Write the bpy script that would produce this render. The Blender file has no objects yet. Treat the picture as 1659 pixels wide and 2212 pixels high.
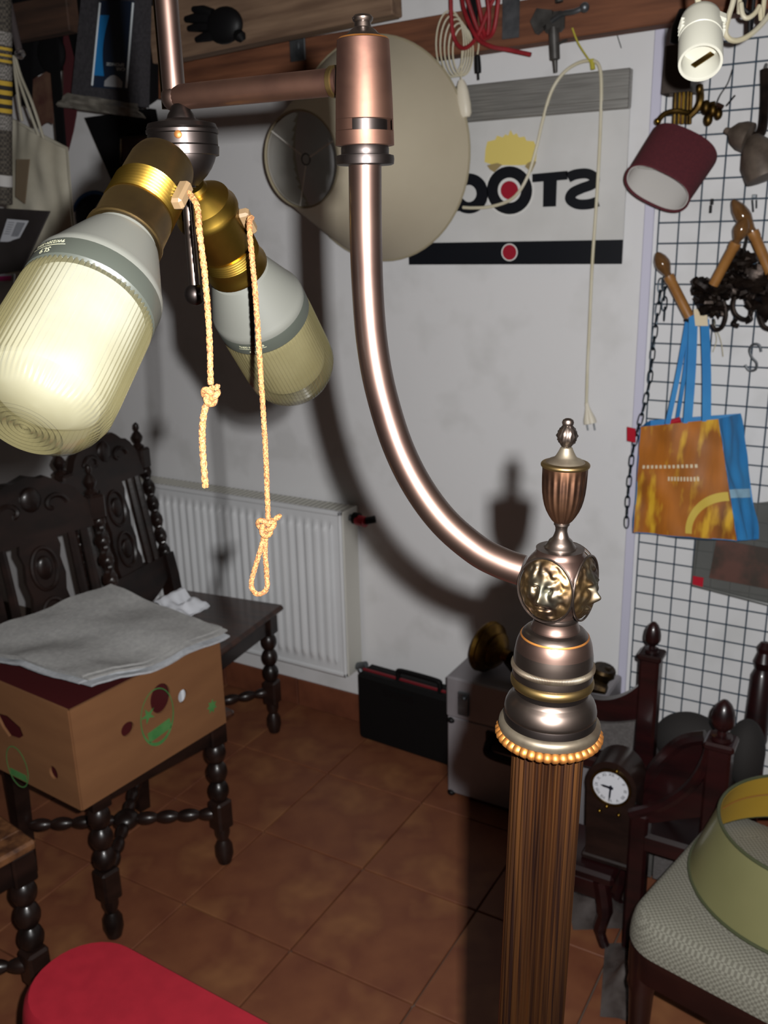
import bpy, bmesh, math, random
from mathutils import Vector, Matrix, noise
random.seed(7)
PI = math.pi
scene = bpy.context.scene
COL = scene.collection
V = Vector

# ------------------------------------------------------------------ camera
W, H, F = 1659.0, 2212.0, 1980.2
PITCH, YAW, ROLL = 0.2968, 0.5321, -0.0236
CAM = V((0, 0, 1.63))
FW = V((-math.sin(YAW)*math.cos(PITCH), math.cos(YAW)*math.cos(PITCH), -math.sin(PITCH)))
_rt = V((math.cos(YAW), math.sin(YAW), 0)); _up = _rt.cross(FW)
RT = _rt*math.cos(ROLL) + _up*math.sin(ROLL)
UP = -_rt*math.sin(ROLL) + _up*math.cos(ROLL)
cd = bpy.data.cameras.new('camera'); cam = bpy.data.objects.new('camera', cd); COL.objects.link(cam)
cam.matrix_world = Matrix(((RT.x, UP.x, -FW.x, CAM.x), (RT.y, UP.y, -FW.y, CAM.y), (RT.z, UP.z, -FW.z, CAM.z), (0, 0, 0, 1)))
cd.sensor_fit = 'VERTICAL'; cd.sensor_height = 36; cd.lens = 36*F/H
cd.clip_start = 0.02; cd.clip_end = 60
cd.dof.use_dof = True; cd.dof.focus_distance = 0.50; cd.dof.aperture_fstop = 22
scene.camera = cam

# ------------------------------------------------------------------ light
wd = bpy.data.worlds.new('world'); scene.world = wd; wd.use_nodes = True
wd.node_tree.nodes['Background'].inputs[0].default_value = (0.9, 0.95, 1.0, 1)
wd.node_tree.nodes['Background'].inputs[1].default_value = 0.05
fl = bpy.data.lights.new('camera_flash', 'AREA'); fl.shape = 'RECTANGLE'; fl.size = 0.010; fl.size_y = 0.012
fl.energy = 41; fl.color = (1.0, 1.0, 0.99)
flash = bpy.data.objects.new('camera_flash', fl); COL.objects.link(flash)
fm = cam.matrix_world.copy(); fm.translation = CAM + RT*0.033 + UP*0.023 + FW*0.004
flash.matrix_world = fm
scene.view_settings.view_transform = 'Standard'; scene.view_settings.look = 'None'
scene.view_settings.exposure = 0.0; scene.view_settings.gamma = 1.0
scene.view_settings.use_curve_mapping = False

# ------------------------------------------------------------------ measuring helpers
def ray(x, y): return FW + RT*((x-W/2)/F) - UP*((y-H/2)/F)
def at_d(x, y, d): return CAM + ray(x, y)*d
def at_z(x, y, z): r = ray(x, y); return CAM + r*((z-CAM.z)/r.z)
def at_y(x, y, yy): r = ray(x, y); return CAM + r*(yy/r.y)
def at_x(x, y, xx): r = ray(x, y); return CAM + r*(xx/r.x)
def depth(p): return (V(p)-CAM).dot(FW)

# ------------------------------------------------------------------ materials
MATS = {}
def lin(c):
    if isinstance(c, (int, float)): c = (c, c, c)
    return tuple((x/255/12.92 if x/255 <= 0.04045 else ((x/255+0.055)/1.055)**2.4) for x in c)
def mat(name, c1, rough=0.5, metal=0.0, c2=None, scale=20, detail=4, lo=0.35, hi=0.65, bump=0.0, bscale=None,
        trans=0.0, ior=1.45, coat=0.0, emit=None, spec=0.5, stretch=(1, 1, 1), tex='noise', sheen=0.0, rough2=None, c3=None, scale3=3, alpha=1.0, crough=0.12):
    if name in MATS: return MATS[name]
    m = bpy.data.materials.new(name); m.use_nodes = True
    nt = m.node_tree; N = nt.nodes; L = nt.links
    b = N['Principled BSDF']
    b.inputs['Roughness'].default_value = rough; b.inputs['Metallic'].default_value = metal
    b.inputs['IOR'].default_value = ior; b.inputs['Transmission Weight'].default_value = trans
    b.inputs['Coat Weight'].default_value = coat; b.inputs['Coat Roughness'].default_value = crough; b.inputs['Specular IOR Level'].default_value = spec
    b.inputs['Sheen Weight'].default_value = sheen; b.inputs['Alpha'].default_value = alpha
    b.inputs['Base Color'].default_value = (*c1, 1)
    tc = N.new('ShaderNodeTexCoord'); mp = N.new('ShaderNodeMapping'); mp.inputs['Scale'].default_value = stretch
    L.new(tc.outputs['Object'], mp.inputs['Vector'])
    def texture(sc):
        if tex == 'wave':
            t = N.new('ShaderNodeTexWave'); t.inputs['Scale'].default_value = sc; t.inputs['Distortion'].default_value = 6
            t.inputs['Detail'].default_value = detail; t.inputs['Detail Scale'].default_value = 1.5; out = t.outputs['Fac']
        elif tex == 'voronoi':
            t = N.new('ShaderNodeTexVoronoi'); t.inputs['Scale'].default_value = sc; out = t.outputs['Distance']
        elif tex == 'check':
            t = N.new('ShaderNodeTexChecker'); t.inputs['Scale'].default_value = sc; out = t.outputs['Fac']
        else:
            t = N.new('ShaderNodeTexNoise'); t.inputs['Scale'].default_value = sc; t.inputs['Detail'].default_value = detail; out = t.outputs['Fac']
        L.new(mp.outputs['Vector'], t.inputs['Vector'])
        return out
    if c2 is not None:
        o = texture(scale)
        r = N.new('ShaderNodeValToRGB'); e = r.color_ramp.elements
        e[0].position = lo; e[0].color = (*c1, 1); e[1].position = hi; e[1].color = (*c2, 1)
        L.new(o, r.inputs['Fac'])
        last = r.outputs['Color']
        if c3 is not None:
            t3 = N.new('ShaderNodeTexNoise'); t3.inputs['Scale'].default_value = scale3; t3.inputs['Detail'].default_value = 3
            L.new(mp.outputs['Vector'], t3.inputs['Vector'])
            r3 = N.new('ShaderNodeValToRGB'); r3.color_ramp.elements[0].position = 0.52; r3.color_ramp.elements[1].position = 0.68
            L.new(t3.outputs['Fac'], r3.inputs['Fac'])
            mx = N.new('ShaderNodeMix'); mx.data_type = 'RGBA'
            L.new(r3.outputs['Color'], mx.inputs['Factor']); L.new(last, mx.inputs['A']); mx.inputs['B'].default_value = (*c3, 1)
            last = mx.outputs['Result']
        L.new(last, b.inputs['Base Color'])
        if rough2 is not None:
            rr = N.new('ShaderNodeMapRange'); rr.inputs['To Min'].default_value = rough; rr.inputs['To Max'].default_value = rough2
            L.new(o, rr.inputs['Value']); L.new(rr.outputs['Result'], b.inputs['Roughness'])
    if bump:
        o = texture(bscale or scale)
        bn = N.new('ShaderNodeBump'); bn.inputs['Strength'].default_value = bump; bn.inputs['Distance'].default_value = 0.002
        L.new(o, bn.inputs['Height']); L.new(bn.outputs['Normal'], b.inputs['Normal'])
    if emit: b.inputs['Emission Color'].default_value = (*emit[:3], 1); b.inputs['Emission Strength'].default_value = emit[3]
    MATS[name] = m
    return m

# ------------------------------------------------------------------ objects
INV = {}
def tag(o, label=None, cat=None, group=None, kind=None):
    if label: o['label'] = label
    if cat: o['category'] = cat
    if group: o['group'] = group
    if kind: o['kind'] = kind
    return o
def thing(name, label, cat, loc, rotz=0.0, group=None):
    o = bpy.data.objects.new(name, None); COL.objects.link(o)
    o.empty_display_size = 0.05
    o.location = loc; o.rotation_euler = (0, 0, rotz)
    INV[o] = (Matrix.Translation(V(loc)) @ Matrix.Rotation(rotz, 4, 'Z')).inverted()
    return tag(o, label, cat, group)
def frame(origin, z, x=None):
    """4x4 with local +Z along z; local X as near x as possible"""
    z = V(z).normalized()
    x = V(x) if x is not None else (V((1, 0, 0)) if abs(z.x) < 0.9 else V((0, 1, 0)))
    x = (x - z*x.dot(z)).normalized(); y = z.cross(x); o = V(origin)
    return Matrix(((x.x, y.x, z.x, o.x), (x.y, y.y, z.y, o.y), (x.z, y.z, z.z, o.z), (0, 0, 0, 1)))
def rotz(origin, a): return Matrix.Translation(V(origin)) @ Matrix.Rotation(a, 4, 'Z')
I4 = Matrix.Identity(4)

class MB:
    def __init__(s): s.v = []; s.f = []
    def add(s, vs, fs, M=None):
        o = len(s.v)
        s.v += [(M @ V(p)) if M is not None else V(p) for p in vs]
        s.f += [tuple(i+o for i in f) for f in fs]
        return s
    def box(s, c, d, M=None, bev=0.0):
        x, y, z = d[0]/2, d[1]/2, d[2]/2; c = V(c)
        b = min(bev, x*0.98, y*0.98, z*0.98)
        if b <= 0:
            vs = [c+V((sx*x, sy*y, sz*z)) for sx in (-1, 1) for sy in (-1, 1) for sz in (-1, 1)]
            return s.add(vs, [(0, 1, 3, 2), (4, 6, 7, 5), (0, 4, 5, 1), (2, 3, 7, 6), (0, 2, 6, 4), (1, 5, 7, 3)], M)
        vs = []; ix = {}
        for sx in (-1, 1):
            for sy in (-1, 1):
                for sz in (-1, 1):
                    for k in range(3):
                        q = [sx*x, sy*y, sz*z]
                        for j in range(3):
                            if j != k: q[j] -= (sx, sy, sz)[j]*b
                        ix[(sx, sy, sz, k)] = len(vs); vs.append(c+V(q))
        fs = []
        for k in range(3):
            a1, a2 = [j for j in range(3) if j != k]
            for sg in (-1, 1):
                def key(p, q): t = [0, 0, 0]; t[k] = sg; t[a1] = p; t[a2] = q; return ix[(*t, k)]
                fs.append((key(-1, -1), key(1, -1), key(1, 1), key(-1, 1)))
        for k in range(3):
            a1, a2 = [j for j in range(3) if j != k]
            for p in (-1, 1):
                for q in (-1, 1):
                    def key(e, w): t = [0, 0, 0]; t[k] = e; t[a1] = p; t[a2] = q; return ix[(*t, w)]
                    fs.append((key(-1, a1), key(1, a1), key(1, a2), key(-1, a2)))
        for sx in (-1, 1):
            for sy in (-1, 1):
                for sz in (-1, 1): fs.append(tuple(ix[(sx, sy, sz, k)] for k in range(3)))
        return s.add(vs, fs, M)
    def lathe(s, prof, M=None, n=32, rf=None, a0=0.0, a1=2*PI, closed_prof=False):
        """prof [(r,z)]; rf(angle, r, z, index)->r"""
        full = abs(a1-a0-2*PI) < 1e-6; m = n if full else n+1
        vs = []; fs = []; np_ = len(prof)
        for i in range(m):
            a = a0+(a1-a0)*i/n
            for k, (r, z) in enumerate(prof):
                rr = rf(a, r, z, k) if rf else r
                vs.append((rr*math.cos(a), rr*math.sin(a), z))
        for i in range(n):
            i2 = (i+1) % m
            for k in range(np_-1 if not closed_prof else np_):
                k2 = (k+1) % np_
                fs.append((i*np_+k, i2*np_+k, i2*np_+k2, i*np_+k2))
        if full and not closed_prof:
            if prof[0][0] > 1e-6: fs.append(tuple(i*np_ for i in range(n))[::-1])
            if prof[-1][0] > 1e-6: fs.append(tuple(i*np_+np_-1 for i in range(n)))
        return s.add(vs, fs, M)
    def tube(s, pts, r, n=8, closed=False, M=None, caps=True, flat=1.0, twist=0.0):
        pts = [V(p) for p in pts]; N = len(pts)
        rs = r if isinstance(r, (list, tuple)) else [r]*N
        T = []
        for i in range(N):
            if closed: t = pts[(i+1) % N]-pts[i-1]
            else: t = pts[min(i+1, N-1)]-pts[max(i-1, 0)]
            T.append(t.normalized() if t.length > 1e-9 else V((0, 0, 1)))
        u = T[0].orthogonal().normalized(); vs = []; fs = []
        for i in range(N):
            if i:
                q = T[i-1].rotation_difference(T[i]); u = q @ u
            u = (u - T[i]*u.dot(T[i])).normalized(); w = T[i].cross(u)
            for k in range(n):
                a = 2*PI*k/n + twist*i
                vs.append(pts[i]+(u*math.cos(a)+w*math.sin(a)*flat)*rs[i])
        seg = N if closed else N-1
        for i in range(seg):
            j = (i+1) % N
            for k in range(n):
                k2 = (k+1) % n
                fs.append((i*n+k, i*n+k2, j*n+k2, j*n+k))
        if caps and not closed:
            fs.append(tuple(range(n))[::-1]); fs.append(tuple((N-1)*n+k for k in range(n)))
        return s.add(vs, fs, M)
    def ribbon(s, pts, w, t, side, M=None):
        """flat band of width w along side vector, thickness t"""
        pts = [V(p) for p in pts]; vs = []; fs = []; N = len(pts)
        ws = w if isinstance(w, (list, tuple)) else [w]*N
        for i, p in enumerate(pts):
            tn = (pts[min(i+1, N-1)]-pts[max(i-1, 0)]).normalized()
            sd = V(side[i]) if isinstance(side, list) else V(side)
            sd = (sd-tn*sd.dot(tn)).normalized(); nm = tn.cross(sd)
            for a, b in ((-1, -1), (1, -1), (1, 1), (-1, 1)): vs.append(p+sd*(a*ws[i]/2)+nm*(b*t/2))
        for i in range(N-1):
            for k in range(4): fs.append((i*4+k, i*4+(k+1) % 4, i*4+4+(k+1) % 4, i*4+4+k))
        fs += [(3, 2, 1, 0), tuple((N-1)*4+k for k in range(4))]
        return s.add(vs, fs, M)
    def prism(s, poly, z0, z1, M=None):
        n = len(poly); vs = [(p[0], p[1], z0) for p in poly]+[(p[0], p[1], z1) for p in poly]
        fs = [tuple(range(n))[::-1], tuple(range(n, 2*n))]+[(i, (i+1) % n, n+(i+1) % n, n+i) for i in range(n)]
        return s.add(vs, fs, M)
    def ringprism(s, outer, inner, z0, z1, M=None):
        """outer and inner loops with the same count: a plate with a hole"""
        n = len(outer); vs = []
        for z in (z0, z1):
            for lp in (outer, inner): vs += [(p[0], p[1], z) for p in lp]
        fs = []
        for i in range(n):
            j = (i+1) % n
            fs += [(i, j, n+j, n+i), (2*n+i, 3*n+i, 3*n+j, 2*n+j), (i, 2*n+i, 2*n+j, j), (n+i, n+j, 3*n+j, 3*n+i)]
        return s.add(vs, fs, M)
    def grid(s, fn, nu, nv, M=None, cu=False):
        vs = [fn(i/(nu if cu else nu-1), j/(nv-1)) for i in range(nu) for j in range(nv)]
        fs = [(i*nv+j, ((i+1) % nu)*nv+j, ((i+1) % nu)*nv+j+1, i*nv+j+1) for i in range(nu if cu else nu-1) for j in range(nv-1)]
        return s.add(vs, fs, M)
    def ball(s, c, r, M=None, n=16, m=10):
        r = r if isinstance(r, (list, tuple)) else (r, r, r); c = V(c)
        vs = [c+V((0, 0, -r[2]))]; fs = []
        for j in range(1, m):
            p = -PI/2+PI*j/m
            for i in range(n):
                a = 2*PI*i/n; vs.append(c+V((r[0]*math.cos(p)*math.cos(a), r[1]*math.cos(p)*math.sin(a), r[2]*math.sin(p))))
        vs.append(c+V((0, 0, r[2])))
        for i in range(n):
            i2 = (i+1) % n
            fs.append((0, 1+i2, 1+i))
            for j in range(m-2): fs.append((1+j*n+i, 1+j*n+i2, 1+(j+1)*n+i2, 1+(j+1)*n+i))
            fs.append((1+(m-2)*n+i, 1+(m-2)*n+i2, len(vs)-1))
        return s.add(vs, fs, M)
    def sheet(s, fn, nu, nv, t, M=None):
        """closed thick sheet: fn(u,v)->point, thickness t along local normal"""
        P = [[V(fn(i/(nu-1), j/(nv-1))) for j in range(nv)] for i in range(nu)]
        vs = []; 
        for sgn in (0, 1):
            for i in range(nu):
                for j in range(nv):
                    du = P[min(i+1, nu-1)][j]-P[max(i-1, 0)][j]; dv = P[i][min(j+1, nv-1)]-P[i][max(j-1, 0)]
                    nm = du.cross(dv); nm = nm.normalized() if nm.length > 1e-12 else V((0, 0, 1))
                    vs.append(P[i][j]+nm*(t*(sgn-0.5)))
        o = nu*nv; fs = []
        for i in range(nu-1):
            for j in range(nv-1):
                a, b, c, d = i*nv+j, (i+1)*nv+j, (i+1)*nv+j+1, i*nv+j+1
                fs += [(a, d, c, b), (o+a, o+b, o+c, o+d)]
        for i in range(nu-1):
            for j in (0, nv-1):
                a, b = i*nv+j, (i+1)*nv+j; fs.append((a, b, o+b, o+a) if j == 0 else (b, a, o+a, o+b))
        for j in range(nv-1):
            for i in (0, nu-1):
                a, b = i*nv+j, i*nv+j+1; fs.append((b, a, o+a, o+b) if i == 0 else (a, b, o+b, o+a))
        return s.add(vs, fs, M)
    def mesh(s, name, inv=None, angle=35, recalc=True):
        me = bpy.data.meshes.new(name)
        me.from_pydata([tuple(inv @ p) if inv is not None else tuple(p) for p in s.v], [], s.f)
        if recalc:
            bm = bmesh.new(); bm.from_mesh(me); bmesh.ops.recalc_face_normals(bm, faces=bm.faces); bm.to_mesh(me); bm.free()
        me.update()
        if angle:
            me.polygons.foreach_set('use_smooth', [True]*len(me.polygons))
            try: me.set_sharp_from_angle(angle=math.radians(angle))
            except Exception: pass
        return me
    def build(s, name, material, parent=None, local=False, angle=35, label=None, kind=None, recalc=True):
        """a part: mesh object under parent (vertices given in world space unless local)"""
        inv = None
        if parent is not None and not local: inv = INV[parent]
        me = s.mesh(name, inv, angle, recalc); me.materials.append(material)
        o = bpy.data.objects.new(name, me); COL.objects.link(o)
        if parent is not None: o.parent = parent; INV[o] = INV[parent]
        else: INV[o] = I4.copy()
        return tag(o, label=label, kind=kind)
    def solo(s, name, material, label, cat, group=None, kind=None, angle=35):
        """a thing that is one mesh; origin at its base"""
        xs = [p.x for p in s.v]; ys = [p.y for p in s.v]; zs = [p.z for p in s.v]
        org = V(((min(xs)+max(xs))/2, (min(ys)+max(ys))/2, min(zs)))
        inv = Matrix.Translation(-org)
        me = s.mesh(name, inv, angle); me.materials.append(material)
        o = bpy.data.objects.new(name, me); COL.objects.link(o); o.location = org
        INV[o] = inv
        return tag(o, label, cat, group, kind)
    def struct(s, name, material, parent=None, angle=35):
        me = s.mesh(name, None, angle); me.materials.append(material)
        o = bpy.data.objects.new(name, me); COL.objects.link(o); INV[o] = I4.copy()
        if parent is not None: o.parent = parent
        else: o['kind'] = 'structure'
        return o
def piece(name, me, parent, M):
    """one of many alike pieces: shared mesh data, own transform (given in world space)"""
    o = bpy.data.objects.new(name, me); COL.objects.link(o); o.parent = parent
    o.matrix_local = INV[parent] @ M
    return o
def kids(o): return [c for c in bpy.data.objects if c.parent == o]
def dup(root, loc, rz, label=None):
    ch = {}
    for c in COL.objects: ch.setdefault(c.parent, []).append(c)
    r = root.copy(); COL.objects.link(r); r.location = loc; r.rotation_euler = (0, 0, rz)
    if label: r['label'] = label
    INV[r] = (Matrix.Translation(V(loc)) @ Matrix.Rotation(rz, 4, 'Z')).inverted()
    for c in ch.get(root, []):
        k = c.copy(); COL.objects.link(k); k.parent = r; INV[k] = INV[r]
        for g in ch.get(c, []):
            e = g.copy(); COL.objects.link(e); e.parent = k; INV[e] = INV[r]
    return r
def lump(c, r, seed, amp=0.35, n=18, m=12, M=None):
    """irregular cast lump"""
    b = MB(); c = V(c); r = r if isinstance(r, (tuple, list)) else (r, r, r)
    t = MB().ball((0, 0, 0), 1.0, n=n, m=m)
    out = []
    for p in t.v:
        k = 1+amp*noise.noise(p*1.8+V((seed, seed*0.7, 0)))+amp*0.6*noise.noise(p*4.5+V((0, seed, 3)))
        out.append(c+V((p.x*r[0]*k, p.y*r[1]*k, p.z*r[2]*k)))
    b.add(out, t.f, M); return b
def smooth_path(pts, k=6):
    """Catmull-Rom through points"""
    pts = [V(p) for p in pts]; out = []
    for i in range(len(pts)-1):
        p0 = pts[max(i-1, 0)]; p1 = pts[i]; p2 = pts[i+1]; p3 = pts[min(i+2, len(pts)-1)]
        for j in range(k):
            t = j/k
            out.append(0.5*((2*p1)+(p2-p0)*t+(2*p0-5*p1+4*p2-p3)*t*t+(3*p1-p0-3*p2+p3)*t**3))
    out.append(pts[-1]); return out
def circle(r, n=24, c=(0, 0), sx=1, sy=1): return [(c[0]+r*sx*math.cos(2*PI*i/n), c[1]+r*sy*math.sin(2*PI*i/n)) for i in range(n)]
def text_mesh(txt, size, M, warp=None, extrude=0.0, bold=0.0, mirror=False, align='CENTER'):
    """flat lettering as an MB (local x right, y up), placed by matrix M or warp(x,y)->point"""
    cu = bpy.data.curves.new('lettering', 'FONT'); cu.body = txt; cu.size = size; cu.align_x = align; cu.align_y = 'CENTER'
    cu.extrude = extrude; cu.offset = bold; cu.resolution_u = 3
    ob = bpy.data.objects.new('lettering', cu); COL.objects.link(ob)
    dg = bpy.context.evaluated_depsgraph_get(); me = bpy.data.meshes.new_from_object(ob.evaluated_get(dg))
    b = MB(); sg = -1 if mirror else 1
    vs = [V((v.co.x*sg, v.co.y, v.co.z)) for v in me.vertices]
    vs = [warp(p.x, p.y) if warp else M @ p for p in vs]
    b.add(vs, [tuple(p.vertices) for p in me.polygons])
    bpy.data.objects.remove(ob); bpy.data.meshes.remove(me); bpy.data.curves.remove(cu)
    return b
# ------------------------------------------------------------------ room shell
D = 2.403            # back wall plane
XL, XR, YF, ZC = -3.45, 1.35, -1.7, 2.62
m_wall = mat('white_plaster', lin((213, 212, 213)), 0.85, c2=lin((217, 216, 217)), scale=1.2, detail=6, bump=0.15, bscale=60, c3=lin((205, 204, 204)), scale3=7)
m_ceil = mat('ceiling_boards', lin((120, 106, 92)), 0.9, c2=lin((104, 90, 78)), scale=2)
m_grout = mat('tile_grout', lin((70, 58, 52)), 0.95, c2=lin((110, 96, 86)), scale=2.2, detail=3)
m_tile = mat('terracotta_tile', lin((124, 76, 50)), 0.55, c2=lin((104, 58, 40)), scale=7, detail=7, bump=0.12, bscale=25, c3=lin((134, 88, 56)), scale3=5)
m_btile = mat('skirting_tile', lin((118, 68, 46)), 0.5, c2=lin((94, 52, 36)), scale=9, detail=6)
MB().box(((XL+XR)/2, (YF+D)/2, -0.05), (XR-XL+0.4, D-YF+0.4, 0.08)).struct('floor_bed', m_grout)
flo = bpy.data.objects['floor_bed']; flo.name = 'floor'
T = 0.333
tile_me = MB().box((0, 0, -0.005), (T-0.0045, T-0.0045, 0.010), bev=0.0015).mesh('floor_tile'); tile_me.materials.append(m_tile)
for i in range(-6, 9):
    for j in range(-9, 3):
        x = -1.452+(i+0.5)*T; y = 1.411+(j+0.5)*T
        if x < XL-0.1 or x > XR+0.1: continue
        piece('tile', tile_me, flo, Matrix.Translation((x, y, random.uniform(-0.0006, 0.0))) @ Matrix.Rotation(random.choice((0, PI/2, PI, -PI/2)), 4, 'Z'))
MB().box(((XL+XR)/2, D+0.05, ZC/2), (XR-XL+0.2, 0.1, ZC+0.1)).struct('wall_back', m_wall)
m_wall2 = mat('dim_grey_plaster', lin((120, 116, 112)), 0.9, c2=lin((108, 104, 100)), scale=2)
MB().box((XL-0.05, (YF+D)/2, ZC/2), (0.1, D-YF, ZC+0.1)).struct('wall_left', m_wall2)
MB().box((XR+0.05, (YF+D)/2, ZC/2), (0.1, D-YF, ZC+0.1)).struct('wall_right', m_wall2)
MB().box(((XL+XR)/2, YF-0.05, ZC/2), (XR-XL+0.2, 0.1, ZC+0.1)).struct('wall_front', m_wall2)
MB().box(((XL+XR)/2, (YF+D)/2, ZC+0.05), (XR-XL+0.2, D-YF+0.2, 0.1)).struct('ceiling', m_ceil)
bb = MB().box(((XL+XR)/2, D-0.002, 0.05), (XR-XL, 0.004, 0.1)).struct('baseboard_back', m_grout)
bt = MB().box((0, 0, 0), (T-0.004, 0.010, 0.102), bev=0.002).mesh('skirting_tile'); bt.materials.append(m_btile)
for i in range(-6, 9):
    x = -1.452+(i+0.5)*T
    if XL+T/2 < x < XR-T/2: piece('skirting_tile', bt, bb, Matrix.Translation((x, D-0.007, 0.0525)))
m_trim = mat('lavender_plastic_trim', lin((198, 196, 214)), 0.5)
MB().box((-0.628, D-0.005, ZC/2), (0.024, 0.010, ZC), bev=0.002).struct('trim_1', m_trim)

# timber rails fixed high along the back wall
m_wood = mat('rough_pine', lin((128, 80, 54)), 0.75, c2=lin((78, 44, 28)), scale=3.0, detail=6, stretch=(1.2, 14, 14), bump=0.25, bscale=5, lo=0.3, hi=0.7)
m_wood2 = mat('weathered_plank', lin((122, 98, 78)), 0.8, c2=lin((92, 70, 54)), scale=3.5, detail=6, stretch=(1.2, 14, 14), bump=0.3, bscale=6)
m_steel = mat('galvanised_steel', lin((120, 124, 128)), 0.45, 0.85, c2=lin((90, 94, 98)), scale=30)
def beam(p0, p1, h, t, material, name, label, cat, yaw=None):
    """board whose lower front edge runs p0 -> p1"""
    p0 = V(p0); p1 = V(p1); x = (p1-p0).normalized(); L = (p1-p0).length
    z = V((0, 0, 1)); z = (z-x*z.dot(x)).normalized(); y = z.cross(x)
    Mx = Matrix(((x.x, y.x, z.x, p0.x), (x.y, y.y, z.y, p0.y), (x.z, y.z, z.z, p0.z), (0, 0, 0, 1)))
    me = MB().box((L/2, t/2, h/2), (L, t, h), bev=0.003).mesh(name); me.materials.append(material)
    o = bpy.data.objects.new(name, me); COL.objects.link(o); o.matrix_world = Mx; INV[o] = I4.copy()
    return tag(o, label, cat)
# ------------------------------------------------------------------ the brass floor lamp in front
m_bronze = mat('aged_bronze', lin((74, 58, 51)), 0.42, 1.0, c2=lin((54, 40, 36)), scale=22, detail=6, rough2=0.48, lo=0.3, hi=0.7, coat=0.8, crough=0.22)
m_bronze_d = mat('dark_patina_bronze', lin((78, 68, 62)), 0.34, 1.0, c2=lin((56, 47, 43)), scale=35, detail=5, rough2=0.42, coat=0.6, crough=0.2)
m_copperb = mat('coppery_bronze', lin((74, 53, 44)), 0.5, 1.0, c2=lin((52, 36, 31)), scale=30, detail=6, rough2=0.62)
m_blackm = mat('gunmetal_bronze', lin((42, 36, 34)), 0.40, 1.0, c2=lin((29, 25, 24)), scale=30, rough2=0.5, coat=0.2, crough=0.3)
m_brass = mat('polished_brass', lin((140, 112, 46)), 0.26, 1.0, c2=lin((104, 80, 32)), scale=30, detail=5, rough2=0.36)
m_obrass = mat('tarnished_brass', lin((98, 80, 48)), 0.36, 1.0, c2=lin((66, 53, 35)), scale=40, detail=6, rough2=0.5, lo=0.3, hi=0.7)
m_bead = mat('rubbed_gold_edge', lin((120, 76, 32)), 0.5, 0.8, c2=lin((88, 52, 22)), scale=60)
m_dust = mat('dusty_bronze', lin((80, 73, 62)), 0.5, 0.85, c2=lin((58, 49, 40)), scale=60)

z_lean = V((0.025*math.cos(YAW), 0.025*math.sin(YAW), 1)).normalized()
A0 = at_d(1185, 1590, 0.50)
def axpt(z): return A0 + z_lean*((z-A0.z)/z_lean.z)
def zpix(py):
    lo, hi = 0.9, 1.8
    for _ in range(40):
        mid = (lo+hi)/2; p = axpt(mid)-CAM
        y = H/2-F*p.dot(UP)/p.dot(FW)
        if y > py: lo = mid
        else: hi = mid
    return (lo+hi)/2
base = axpt(0.0)
lamp = thing('floor_lamp', 'antique bronze floor lamp with curved gooseneck, urn finial, lion heads and two big bulbs', 'lamp', (base.x, base.y, 0))
# local frame on the axis: origin at base, +Z along the axis, +X towards the camera
AXM = frame(base, z_lean, CAM-base)
def prof(rows):
    out = []
    for py, rp in rows:
        z = zpix(py); p = axpt(z); out.append((rp*depth(p)/F, (p-base).length))
    return out
# column
rc = 77*0.503/F
zt = prof([(1592, 77)])[0][1]
NF = 34
def flute(a, r, z, k): return r*(1-0.085*abs(math.cos(a*NF/2))**2.2)
MB().lathe([(rc, 0.05), (rc, 0.5), (rc, 1.0), (rc, zt)], AXM, NF*8, flute).build('column', mat('fluted_bronze', lin((108, 70, 40)), 0.40, 1.0, c2=lin((52, 34, 29)), scale=8, stretch=(40, 40, 0.6), detail=6, rough2=0.5, lo=0.36, hi=0.62), lamp, angle=50)
MB().lathe([(0.0, 0.0), (0.135, 0.0), (0.14, 0.006), (0.138, 0.014), (0.11, 0.024), (0.07, 0.032), (0.035, 0.045), (0.024, 0.06), (0.0, 0.06)], AXM, 48).build('base', m_bronze, lamp)
# capital: rings and mouldings
cap = MB().lathe(prof([(1594, 60), (1584, 90), (1571, 107), (1563, 109), (1557, 108), (1554, 105), (1551, 99.5)]), AXM, 72).build('bead_ring_plate', m_dust, lamp)
MB().lathe(prof([(1553, 90), (1552, 98.5), (1538, 99), (1535, 98)]), AXM, 72).build('plinth_band', m_blackm, cap)
MB().lathe(prof([(1537, 97), (1535, 98.6), (1528, 98.8), (1519, 97), (1511, 93.5), (1505, 89), (1500, 83), (1497, 80.5), (1490, 79)]), AXM, 72).build('capital_cushion', m_bronze_d, lamp)
MB().lathe(prof([(1497, 79), (1490, 79), (1484, 80), (1478, 81)]), AXM, 64).build('capital_neck', m_blackm, lamp)
def torus_prof(y0, y1, rin, rout):
    n = 10; a = [(y0+y1)/2-(y0-y1)/2*math.sin(-PI/2+PI*i/n)*-1 for i in range(n+1)]
    return [((y0+y1)/2+(y0-y1)/2*math.cos(PI*i/n), rin+(rout-rin)*math.sin(PI*i/n)) for i in range(n+1)]
MB().lathe(prof(torus_prof(1479, 1458, 80, 89.5)), AXM, 72).build('lower_bead', m_obrass, lamp)
MB().lathe(prof([(1460, 82), (1456, 86), (1449, 86.5), (1442, 86)]), AXM, 64).build('capital_band', m_bronze_d, lamp)
MB().lathe(prof(torus_prof(1443, 1428, 83, 90.5)), AXM, 170*4, lambda a, r, z, k: r*(1-0.012*(0.5+0.5*math.cos(170*a)))).build('milled_ring', m_dust, lamp, angle=60)
MB().lathe(prof([(1430, 82), (1428, 85), (1418, 85), (1408, 84.2), (1399, 82.7)]), AXM, 72).build('capital_dome', m_bronze_d, lamp)
MB().lathe(prof([(1400, 82.9), (1392, 81.6), (1384, 79.6), (1377, 76.8), (1371, 73.2)]), AXM, 72).build('capital_dome', m_bronze, lamp)
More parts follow.
